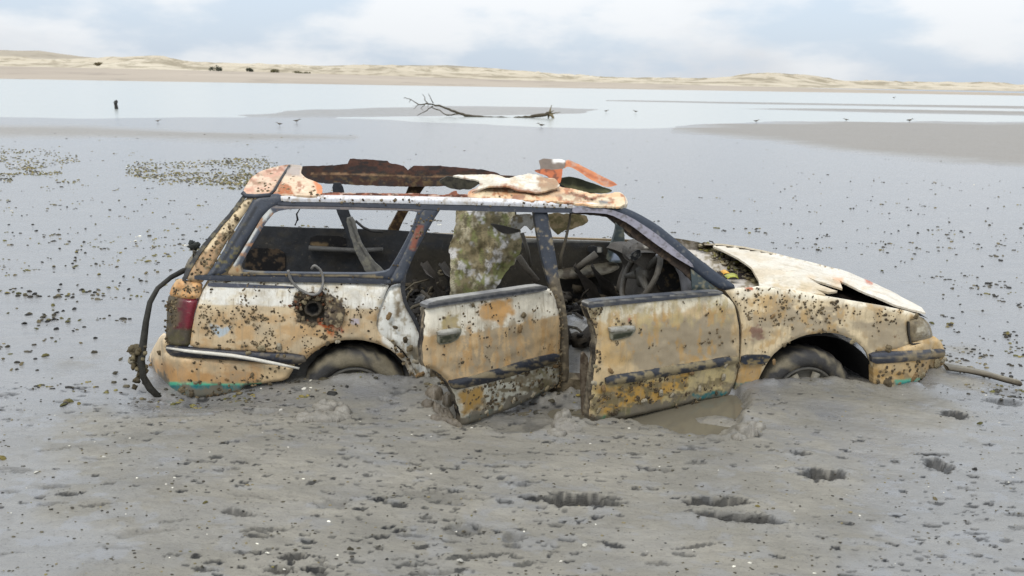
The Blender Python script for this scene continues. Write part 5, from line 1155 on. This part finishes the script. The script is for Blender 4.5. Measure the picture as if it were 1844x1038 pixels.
for q in [(471, 628, 9, SQ), (503, 625, 9, SQ), (410, 629, 5, SQ), (500, 641, 5, SB), (512, 641, 4, SB), (447, 636, 6, SB), (273, 662, 8, SB), (288, 636, 7, SB), (454, 675, 5, SB), (408, 684, 4, SB), (352, 690, 5, SB), (328, 703, 8, SB), (345, 710, 7, SB), (395, 691, 4, SB), (486, 692, 5, SB),
          (644, 507, 6, SQ), (537, 531, 9, SQ), (590, 619, 6, SQ), (608, 616, 6, SQ), (540, 572, 7, SQ), (548, 545, 6, SQ), (700, 570, 8, SQ), (712, 590, 6, SQ), (730, 612, 8, SQ), (738, 628, 9, SQ), (722, 640, 8, SQ), (748, 652, 8, SQ), (756, 676, 10, SQ), (762, 702, 10, SQ),
          (1392, 570, 6, SQ), (1394, 652, 6, SQ), (1413, 622, 5, SQ), (1536, 615, 7, SQ), (1600, 628, 9, SF), (1650, 570, 7, SF), (1676, 632, 7, SF), (1688, 654, 10, SF), (1700, 648, 7, SF), (1645, 680, 10, SF), (1598, 692, 14, SF), (1606, 699, 10, SF), (1660, 676, 8, SF), (1584, 700, 8, SF)]: oyster(*q, OUT)
for q in [(943, 568, 9), (937, 592, 9), (852, 550, 6), (833, 653, 6), (942, 669, 8), (918, 672, 5), (976, 660, 6), (1000, 660, 7), (902, 735, 8), (925, 722, 8), (960, 712, 7), (985, 700, 8), (876, 742, 7), (960, 690, 5), (1008, 560, 5), (1010, 640, 6), (848, 690, 5)]: oyster(*q, DR(-0.004), -nR)
for q in [(1307, 655, 10), (1303, 680, 9), (1246, 672, 8), (1200, 672, 7), (1140, 677, 8), (1100, 668, 7), (1087, 700, 8), (1190, 708, 9), (1160, 722, 9), (1210, 712, 7), (1110, 742, 8), (1078, 740, 8), (1260, 700, 7), (1070, 690, 8), (1072, 660, 6), (1330, 660, 6), (1290, 708, 6), (1120, 700, 5), (1064, 716, 8)]: oyster(*q, DF(-0.006), -nF)

# ------------------------------------------------------------------ shells and weed on the flat
SHC = {'dark': [(58, 54, 44), (44, 42, 38), (72, 66, 50)], 'olive': [(110, 102, 56), (92, 88, 46), (130, 116, 62)], 'white': [(222, 216, 200), (206, 200, 186), (230, 224, 206)], 'mixed': [(90, 82, 62), (120, 108, 78), (64, 58, 48)]}
def dens_plain(u, v):
    d = 0.30 + 0.5 * sstep(np.array([v]), 300, 480)[0]
    if v < 245: d *= 0.15
    if u > 1180 and v < 222 + (u - 1180) * 0.115 + 6: d *= 0.05
    if u < 560: d *= 1.6
    return d
LV, LF, LC = [], [], []
def flat_lump(p, r, c, st):
    b = len(LV); k = 5; ph = rs.random() * 6; sx = st
    for (q, h) in ((1.0, -0.2), (0.75, 0.55)):
        for j in range(k):
            t = ph + 2 * math.pi * j / k; rr = r * q * rs.uniform(.6, 1.3); LV.append((p[0] + rr * sx * math.cos(t), p[1] + rr * math.sin(t), p[2] + h * r * rs.uniform(.6, 1.3))); LC.append(c)
    LV.append((p[0], p[1], p[2] + .75 * r)); LC.append(c * np.array([1.2, 1.2, 1.15, 1]))
    for j in range(k): LF.append((b + j, b + (j + 1) % k, b + k + (j + 1) % k, b + k + j)); LF.append((b + k + j, b + k + (j + 1) % k, b + 2 * k))
n = 0
while n < 1900:
    u = rs.uniform(-120, 1960); v = rs.uniform(222, 720)
    if u > 600 and rs.random() < .25: continue
    if rs.random() > dens_plain(u, v): continue
    p = at_z(u, v); cl = fbm(np.array([p[0] / 1.1]), np.array([p[1] / 0.8]), 101, 3)[0]
    if cl + rs.uniform(-.3, .3) < 0.04: continue
    kind = rs.choices(['dark', 'mixed', 'olive', 'white'], [4, 3, 3.2, .3] if u < 600 else [5, 3, 1, .2])[0]
    for k in range(rs.choice((1, 1, 2, 3, 4))):
        x, y = p[0] + rs.gauss(0, .028) * (k > 0), p[1] + rs.gauss(0, .028) * (k > 0)
        flat_lump((x, y, ground_z(x, y)), min(0.02, rs.lognormvariate(-4.9, .38)), C4(rs.choice(SHC[kind]), .6), rs.uniform(1, 1.9))
    n += 1
n = 0
while n < 1600:                                   # specks over the near mud
    u = rs.uniform(-60, 1900); v = rs.uniform(690, 1060); p = at_z(u, v)
    flat_lump((p[0], p[1], ground_z(p[0], p[1])), rs.uniform(.0015, .005), C4(rs.choice(SHC[rs.choices(['dark', 'mixed', 'white', 'olive'], [5, 4, .45, .3])[0]]), .6), rs.uniform(1, 2.2)); n += 1
tag(mesh_obj('shell_litter', LV, LF, M_CRUST, None, np.array(LC)), kind='stuff')
LV, LF, LC = [], [], []
BEDS = [([(225, 305), (262, 293), (330, 294), (400, 286), (470, 285), (500, 300), (470, 318), (455, 342), (400, 340), (345, 338), (350, 330), (290, 326), (232, 316)], 2600), ([(-80, 268), (60, 270), (150, 286), (140, 296), (40, 300), (-80, 300)], 800),
        ([(-60, 300), (110, 300), (112, 314), (40, 316), (-60, 314)], 700), ([(100, 322), (145, 322), (145, 330), (100, 330)], 60), ([(-20, 318), (30, 318), (30, 330), (-20, 330)], 70)]
for poly, cnt in BEDS:
    P = np.array(poly, float); lo = P.min(0); hi = P.max(0); n = 0
    while n < cnt:
        q = np.array([[rs.uniform(lo[0], hi[0]), rs.uniform(lo[1], hi[1])]])
        if sdist(q, P)[0] + rs.gauss(0, 4) < 0: continue
        p = at_z(*q[0]); n += 1
        if fbm(np.array([p[0] / .5]), np.array([p[1] / .6]), 103, 3)[0] + rs.uniform(-.4, .4) < -0.1: continue
        flat_lump((p[0], p[1], ground_z(p[0], p[1])), rs.uniform(.007, .020), C4(rs.choice(SHC[rs.choices(['olive', 'mixed', 'dark', 'white'], [5, 3.5, 1.5, .25])[0]]), .7), rs.uniform(1, 1.6))
tag(mesh_obj('shell_bed', LV, LF, M_CRUST, None, np.array(LC)), kind='stuff')
# the larger shells, each on its own
SHM = {k: [oyster_mesh('shell', 10 * i + j, C4(c, .65), C4(tuple(int(x * .7) for x in c), .65)) for j, c in enumerate(SHC[k])] for i, k in enumerate(SHC)}
def shell(u, v, r, kind, label, group):
    p = at_z(u, v); o = bpy.data.objects.new('shell', rs.choice(SHM[kind])); link(o)
    o.location = (p[0], p[1], ground_z(p[0], p[1]) + r * .1); o.rotation_euler = (rs.uniform(-.5, .5), rs.uniform(-.5, .5), rs.uniform(0, 6.28)); o.scale = (r, r, r * rs.uniform(.7, 1.2))
    tag(o, label, 'shell', group); return o
for k in range(190):
    left = k < 105
    if left: u, v = rs.uniform(5, 280 if k % 3 else 420), rs.uniform(360, 680)
    else: u, v = rs.uniform(1400, 1835), rs.uniform(320, 640)
    if not left and v > 440 + (u - 1400) * .45 - 25 and u < 1720: v = rs.uniform(320, 430)
    if left and u > 440 - (v - 350) * 1.0 : u = rs.uniform(5, 240)
    kind = rs.choices(['dark', 'mixed', 'olive'], [5, 3, 1.5])[0]
    nm = {'dark': 'small dark', 'mixed': 'small grey brown', 'olive': 'small olive'}[kind]
    shell(u, v, rs.uniform(.008, .019), kind, f'{nm} shell lying on the wet flat ' + ('left of the car' if left else 'beyond the car bonnet'), 'shells strewn left of the car' if left else 'shells strewn beyond the bonnet')
for cu, cv, n in ((92, 575, 14), (165, 527, 12), (118, 535, 9), (38, 535, 8), (20, 525, 6), (122, 727, 6), (130, 480, 5), (1814, 605, 6), (1700, 585, 5), (1590, 437, 5)):
    for k in range(n):
        shell(cu + rs.gauss(0, 11), cv + rs.gauss(0, 4), rs.uniform(.010, .020), rs.choice(['olive', 'mixed', 'dark']), 'oyster shell in a small clump on the wet flat', 'clumped oyster shells')
for (u, v, r, kind, lab) in [(370, 909, .009, 'olive', 'yellow green snail shell alone on the grey foreground mud'), (5, 827, .018, 'olive', 'pale yellow shell at the left edge of the foreground mud'), (829, 1016, .014, 'white', 'white shell on mud at the bottom edge, left of the long footprint'),
                             (1053, 984, .010, 'white', 'white oval shell below the long dark footprint'), (65, 851, .010, 'white', 'white shell beside a thin scrape in the left foreground mud'), (560, 693, .009, 'white', 'tiny white shell on mud in front of the rear wheel'),
                             (631, 995, .012, 'dark', 'black shell on the mud near the bottom edge of the scene'), (1755, 845, .014, 'dark', 'dark round shell beside the rightmost footprint'), (1764, 764, .016, 'olive', 'flat brown shell on wet mud below the right-hand hole'),
                             (1684, 898, .012, 'mixed', 'slim tan shell on mud below the rightmost footprint'), (1364, 917, .010, 'olive', 'yellow brown shell right of the middle footprint'), (506, 740, .012, 'white', 'pale barnacled shell left of the muddy boot-shaped lump'),
                             (792, 272 + 500, .008, 'white', 'tiny cream shell on mud left of the rear door'), (119, 724, .022, 'mixed', 'brown oyster shell on the wet mud left of the rear bumper')]:
    shell(u, v, r, kind, lab, None)

# ------------------------------------------------------------------ lumps of mud
def clod(name, label, els, res=0.006, cols=((112, 106, 96), (138, 132, 120)), cat='mud lump'):
    """els: (u, v, rx, ry, h, rot) ellipsoids melted into one surface"""
    E = [(at_z(u, v), rx, ry, h, r) for u, v, rx, ry, h, r in els]; x0 = min(p[0] - max(rx, ry) for p, rx, ry, h, r in E); x1 = max(p[0] + max(rx, ry) for p, rx, ry, h, r in E)
    y0 = min(p[1] - max(rx, ry) for p, rx, ry, h, r in E); y1 = max(p[1] + max(rx, ry) for p, rx, ry, h, r in E)
    X, Y = np.meshgrid(np.arange(x0, x1, res), np.arange(y0, y1, res)); Z = np.full(X.shape, -1.0)
    for p, rx, ry, h, r in E:
        c, s = math.cos(r), math.sin(r); A = ((X - p[0]) * c + (Y - p[1]) * s) / rx; B = (-(X - p[0]) * s + (Y - p[1]) * c) / ry
        d = np.sqrt(A * A + B * B) + 0.22 * fbm(A * 2.0, B * 2.0, int(h * 1000) % 91, 3); z = h * np.sqrt(np.clip(1 - d ** 2.6, 0, 1)); Z = np.maximum(Z, np.where(d < 1, z, -1))
    G = np.array([[ground_z(x, y) for x, y in zip(xr_, yr_)] for xr_, yr_ in zip(X, Y)])
    ok = Z > 0.0; Zt = G - 0.004 + Z + 0.012 * fbm(X / .03, Y / .03, 5, 4); idx = -np.ones(X.shape, int); V = []; C = []
    grow = ok.copy(); grow[1:] |= ok[:-1]; grow[:-1] |= ok[1:]; grow[:, 1:] |= ok[:, :-1]; grow[:, :-1] |= ok[:, 1:]
    for i, j in zip(*np.nonzero(grow)):
        idx[i, j] = len(V); V.append((X[i, j], Y[i, j], Zt[i, j] if ok[i, j] else G[i, j] - .02)); m = 0.5 + 0.5 * fbm(X[i:i+1, j] / .05, Y[i:i+1, j] / .05, 9, 3)[0]
        C.append(C4(cols[0], .45) * (1 - m) + C4(cols[1], .4) * m)
    F = [(idx[i, j], idx[i, j + 1], idx[i + 1, j + 1], idx[i + 1, j]) for i in range(X.shape[0] - 1) for j in range(X.shape[1] - 1) if min(idx[i, j], idx[i, j + 1], idx[i + 1, j + 1], idx[i + 1, j]) >= 0]
    o = mesh_obj(name, V, F, M_MUDDY, None, np.array(C)); tag(o, label, cat); return o
clod('mud_lump', 'boot-shaped lump of wet grey mud in front of the rear wheel', [(592, 736, .075, .055, 0.04, .5), (592, 755, .125, .050, .036, .38), (549, 756, .045, .05, .03, -.5), (618, 745, .045, .04, .042, .5)])
clod('mud_lump', 'rounded lump of mud between the two open doors', [(1016, 772, .07, .06, .035, 0), (1002, 784, .05, .04, .025, 0), (1034, 776, .04, .04, .03, 0), (1012, 756, .05, .05, .045, 0)])
clod('mud_lump', 'crumbly lump of dark mud under the rear edge of the rear door', [(800, 742, .06, .05, .05, .3), (782, 722, .05, .04, .05, 0), (815, 758, .05, .045, .04, 0), (790, 756, .04, .03, .03, .2), (770, 735, .035, .03, .03, .2), (806, 728, .03, .03, .05, .1)], cols=((84, 74, 60), (120, 110, 94)))
clod('mud_lump', 'small crumbly mound of mud right of the puddle', [(1345, 778, .06, .05, .035, 0), (1362, 770, .05, .04, .03, 0), (1330, 790, .04, .04, .025, 0)])

# ------------------------------------------------------------------ broken strip lying off the front bumper
mb = MB(); sp_ = [(1704, 664, .030), (1740, 669, .028), (1775, 676, .018), (1810, 686, .012), (1838, 693, .010)]; V = []; C = []
for i, (u, v, w) in enumerate(sp_):
    p = at_z(u, v, 0.03); wd = .045 - .006 * i
    for dy, dz in ((-wd, 0.006), (-wd * .3, .018), (wd, .022), (wd, .006), (0, -.012)): V.append((p[0], p[1] + dy, p[2] + dz)); C.append(C4((140, 132, 114), .7) if dz > .019 else C4((96, 88, 74), .7) if dz > .005 else C4((64, 56, 46), .8))
mb.add(V, [(i * 5 + j, i * 5 + (j + 1) % 5, (i + 1) * 5 + (j + 1) % 5, (i + 1) * 5 + j) for i in range(4) for j in range(5)] + [(0, 1, 2, 3, 4), (20, 24, 23, 22, 21)], C)
tag(mb.build('broken_strip', M_TRIM), 'straight narrow broken strip lying on wet mud off the front bumper', 'strip')
# leaves on the scuttle
for i, (q, c, lab) in enumerate([([(1297, 488), (1312, 490), (1318, 496), (1302, 494)], (206, 150, 30), 'yellow orange leaf lying on the debris below the windscreen pillar'), ([(1304, 496), (1326, 494), (1330, 502), (1310, 502)], (150, 150, 34), 'yellow green leaf lying under the orange leaf beside the windscreen pillar')]):
    c3 = [to_world(on_height(lambda a, w: 0.505 + 0 * a, 0.06, 1.62)([k])[0]) for k in q]
    o = flap('fallen_leaf', c3, M_LEAF, C4(c, .5), None, n=4, sag=0.012, rough=.002, thick=.002); tag(o, lab, 'leaf')

# ------------------------------------------------------------------ things out on the flat
def grp(name, loc, label, cat, group=None):
    o = bpy.data.objects.new(name, None); link(o); o.location = loc; return tag(o, label, cat, group)
DT = 43.0
def dz(X, Y): return at_y(700 + X * .1844, 150 + Y * .1844, DT)
base = dz(1210, 345); tree = grp('fallen_tree', base, 'bare fallen tree lying half sunk across the shallow water', 'tree')
def limb(name, pts, r, c=(74, 66, 50), dy=0.0):
    P = []
    for i, (X, Y) in enumerate(pts): p = dz(X, Y); P.append(np.array(p) - base + [0, dy * i / max(1, len(pts) - 1), 0])
    mb = MB(); Q = [P[0]]; R = [r[0]]
    for i in range(len(P) - 1):
        for t in (.34, .67, 1): Q.append(P[i] * (1 - t) + P[i + 1] * t + np.array([random.gauss(0, .012), 0, random.gauss(0, .012)])); R.append(np.interp(i + t, range(len(r)), r))
    mb.tube(Q, R, C4(c, .85), 8, .22); return mb.build(name, M_WOOD, tree)
limb('trunk', [(430, 208), (520, 228), (620, 268), (690, 296), (780, 318), (900, 327), (1000, 333), (1100, 336), (1210, 340), (1300, 335), (1400, 328), (1500, 312), (1570, 298)], [.035, .045, .05, .055, .06, .045, .03, .028, .03, .06, .075, .085, .09])
for pts, r, dy in [([(430, 208), (370, 203), (290, 212), (215, 165), (150, 143), (135, 152)], [.035, .03, .025, .018, .013, .008], .5), ([(290, 212), (250, 255)], [.02, .006], -.3), ([(215, 165), (195, 195)], [.016, .006], .2), ([(380, 203), (352, 165), (345, 135), (318, 104)], [.024, .02, .016, .009], .4),
                   ([(435, 195), (408, 145), (398, 100)], [.022, .017, .008], -.5), ([(430, 225), (380, 265), (295, 305)], [.03, .024, .01], -.6), ([(355, 205), (318, 250), (340, 268)], [.02, .013, .006], -.3), ([(425, 240), (500, 268), (575, 312), (690, 298)], [.022, .024, .028, .03], -.4), ([(395, 205), (375, 240)], [.014, .006], .3)]:
    limb('branch', pts, r, dy=dy)
for pts, r, dy in [([(1565, 295), (1578, 260), (1590, 218)], [.06, .04, .01], .1), ([(1580, 300), (1630, 292), (1678, 288)], [.05, .02, .008], .2), ([(1570, 300), (1600, 325), (1615, 356)], [.07, .06, .03], -.2), ([(1560, 305), (1560, 335), (1565, 352)], [.06, .04, .02], .3), ([(1580, 285), (1605, 265)], [.04, .01], -.2)]:
    limb('root', pts, r, (112, 100, 72), dy)
# mooring stump
pp_ = at_z(209, 195); g = grp('mooring_post', (pp_[0], pp_[1], -.3), 'short dark wooden post standing alone in the water at left', 'post')
mb = MB(); mb.tube([(0, 0, 0), (.01, 0, .3), (.0, 0, .5), (.02, 0, .66), (.01, 0, .67)], [.09, .09, .075, .085, .05], C4((48, 46, 42), .8), 9, .15); mb.build('stake', M_WOOD, g)
mb = MB(); mb.tube([(0, 0, .54), (0, 0, .60)], [.10, .10], C4((70, 70, 66), .7), 9, .1); mb.build('band', M_WOOD, g)
# waders
def bird(u, v, size, facing, label):
    p = at_z(u, v); p[2] = max(ground_z(p[0], p[1]), -0.045); g = grp('wading_bird', p, label, 'bird', 'wading birds on the flat'); s = size * .85
    spine = [(.62, .50, .006), (.46, .53, .012), (.36, .56, .045), (.28, .55, .052), (.20, .47, .045), (.10, .40, .09), (-.05, .37, .115), (-.20, .37, .09), (-.36, .38, .045), (-.48, .39, .018)]
    mb = MB(); Q = [np.array([facing * x * s, 0.02 * math.sin(i), z * s]) for i, (x, z, r) in enumerate(spine)]
    cc = np.repeat([C4(c, .7) for c in ((40, 36, 30), (50, 44, 36), (96, 88, 76), (100, 92, 80), (104, 96, 84), (100, 90, 76), (88, 78, 64), (80, 70, 56), (74, 64, 52), (60, 52, 44))], 8, 0)
    mb.tube(Q, [r * s for x, z, r in spine], cc, 8, .04); mb.build('body', M_CRUST, g)
    for dx, dyy in ((.03, .04), (-.06, -.04)):
        mb = MB(); mb.tube([(facing * dx * s, dyy * s, .32 * s), (facing * (dx - .05) * s, dyy * s, .16 * s), (facing * dx * s, dyy * s, -.02 * s), (facing * (dx + .07) * s, dyy * s, -.01 * s)], .013 * s, C4((70, 60, 44), .7), 5); mb.build('leg', M_CRUST, g)
for q in [(535, 223, .34, 1, 'small wader standing left of the fallen tree, darker of the two'), (503, 228, .28, -1, 'small pale wader standing just left of the darker wader'), (285, 222, .24, 1, 'tiny wader standing on the flat below the dark post'), (974, 230, .34, -1, 'small wader standing just below the fallen tree root'),
          (1092, 202, .34, 1, 'wader in the shallows, nearest to the fallen tree root on its right'), (1144, 203, .36, -1, 'wader in the shallows, second to the right of the fallen tree'), (1362, 223, .32, 1, 'small wader at the left tip of the grey sandbar edge'), (1523, 222, .32, -1, 'small wader on the middle of the sandbar far edge'), (1638, 222, .42, 1, 'largest wader, on the far edge of the right sandbar'), (1610, 178, .7, 1, 'distant bird on the thin far bar at right')]: bird(*q)
# bushes along the foot of the dunes
def bush(u, v, wpx, hpx, label, col):
    p = at_y(u, v, 373.0); k = 373 / FPX; w, h = wpx * k / 2, hpx * k; V = []; F = []; C = []; r_ = random.Random(int(u))
    lob = [(r_.uniform(-.7, .7), r_.uniform(-.4, .4), r_.uniform(.2, .7)) for _ in range(7)]
    for i in range(520):
        l_ = r_.choice(lob); d = Vector((r_.gauss(0, 1), r_.gauss(0, 1), r_.gauss(0, 1))).normalized() * r_.random() ** .4 * .42
        c = np.array([(l_[0] + d.x) * w, (l_[1] + d.y) * w * .6, max(0.0, l_[2] + d.z) * h]); e = Vector((r_.gauss(0, 1), r_.gauss(0, 1), r_.gauss(0, 1))).normalized(); f = e.orthogonal().normalized(); s = .16 + .1 * r_.random()
        b = len(V); V += [c + np.array(e) * s, c + np.array(f) * s * .6, c - np.array(e) * s, c - np.array(f) * s * .6]; F.append((b, b + 1, b + 2, b + 3)); q = C4(col, .8) * np.array([*[r_.uniform(.6, 1.3)] * 3, 1]); C += [q] * 4
    o = mesh_obj('bush', V, F, M_LEAF, None, np.array(C), False); o.location = p; tag(o, label, 'bush', 'bushes at the foot of the dunes')
for q in [(388, 129, 30, 10, 'largest dark bush at the foot of the dunes', (62, 66, 48)), (451, 130, 14, 7, 'small round dark bush just right of the largest bush', (66, 68, 50)), (497, 132, 18, 7, 'olive bush at the dune foot, third from the left', (104, 98, 66)), (546, 134, 34, 5, 'low wide olive bush, rightmost along the dune foot', (98, 92, 58)), (175, 119, 24, 6, 'scrubby brown bush at far left on the dunes', (122, 108, 78))]: bush(*q)
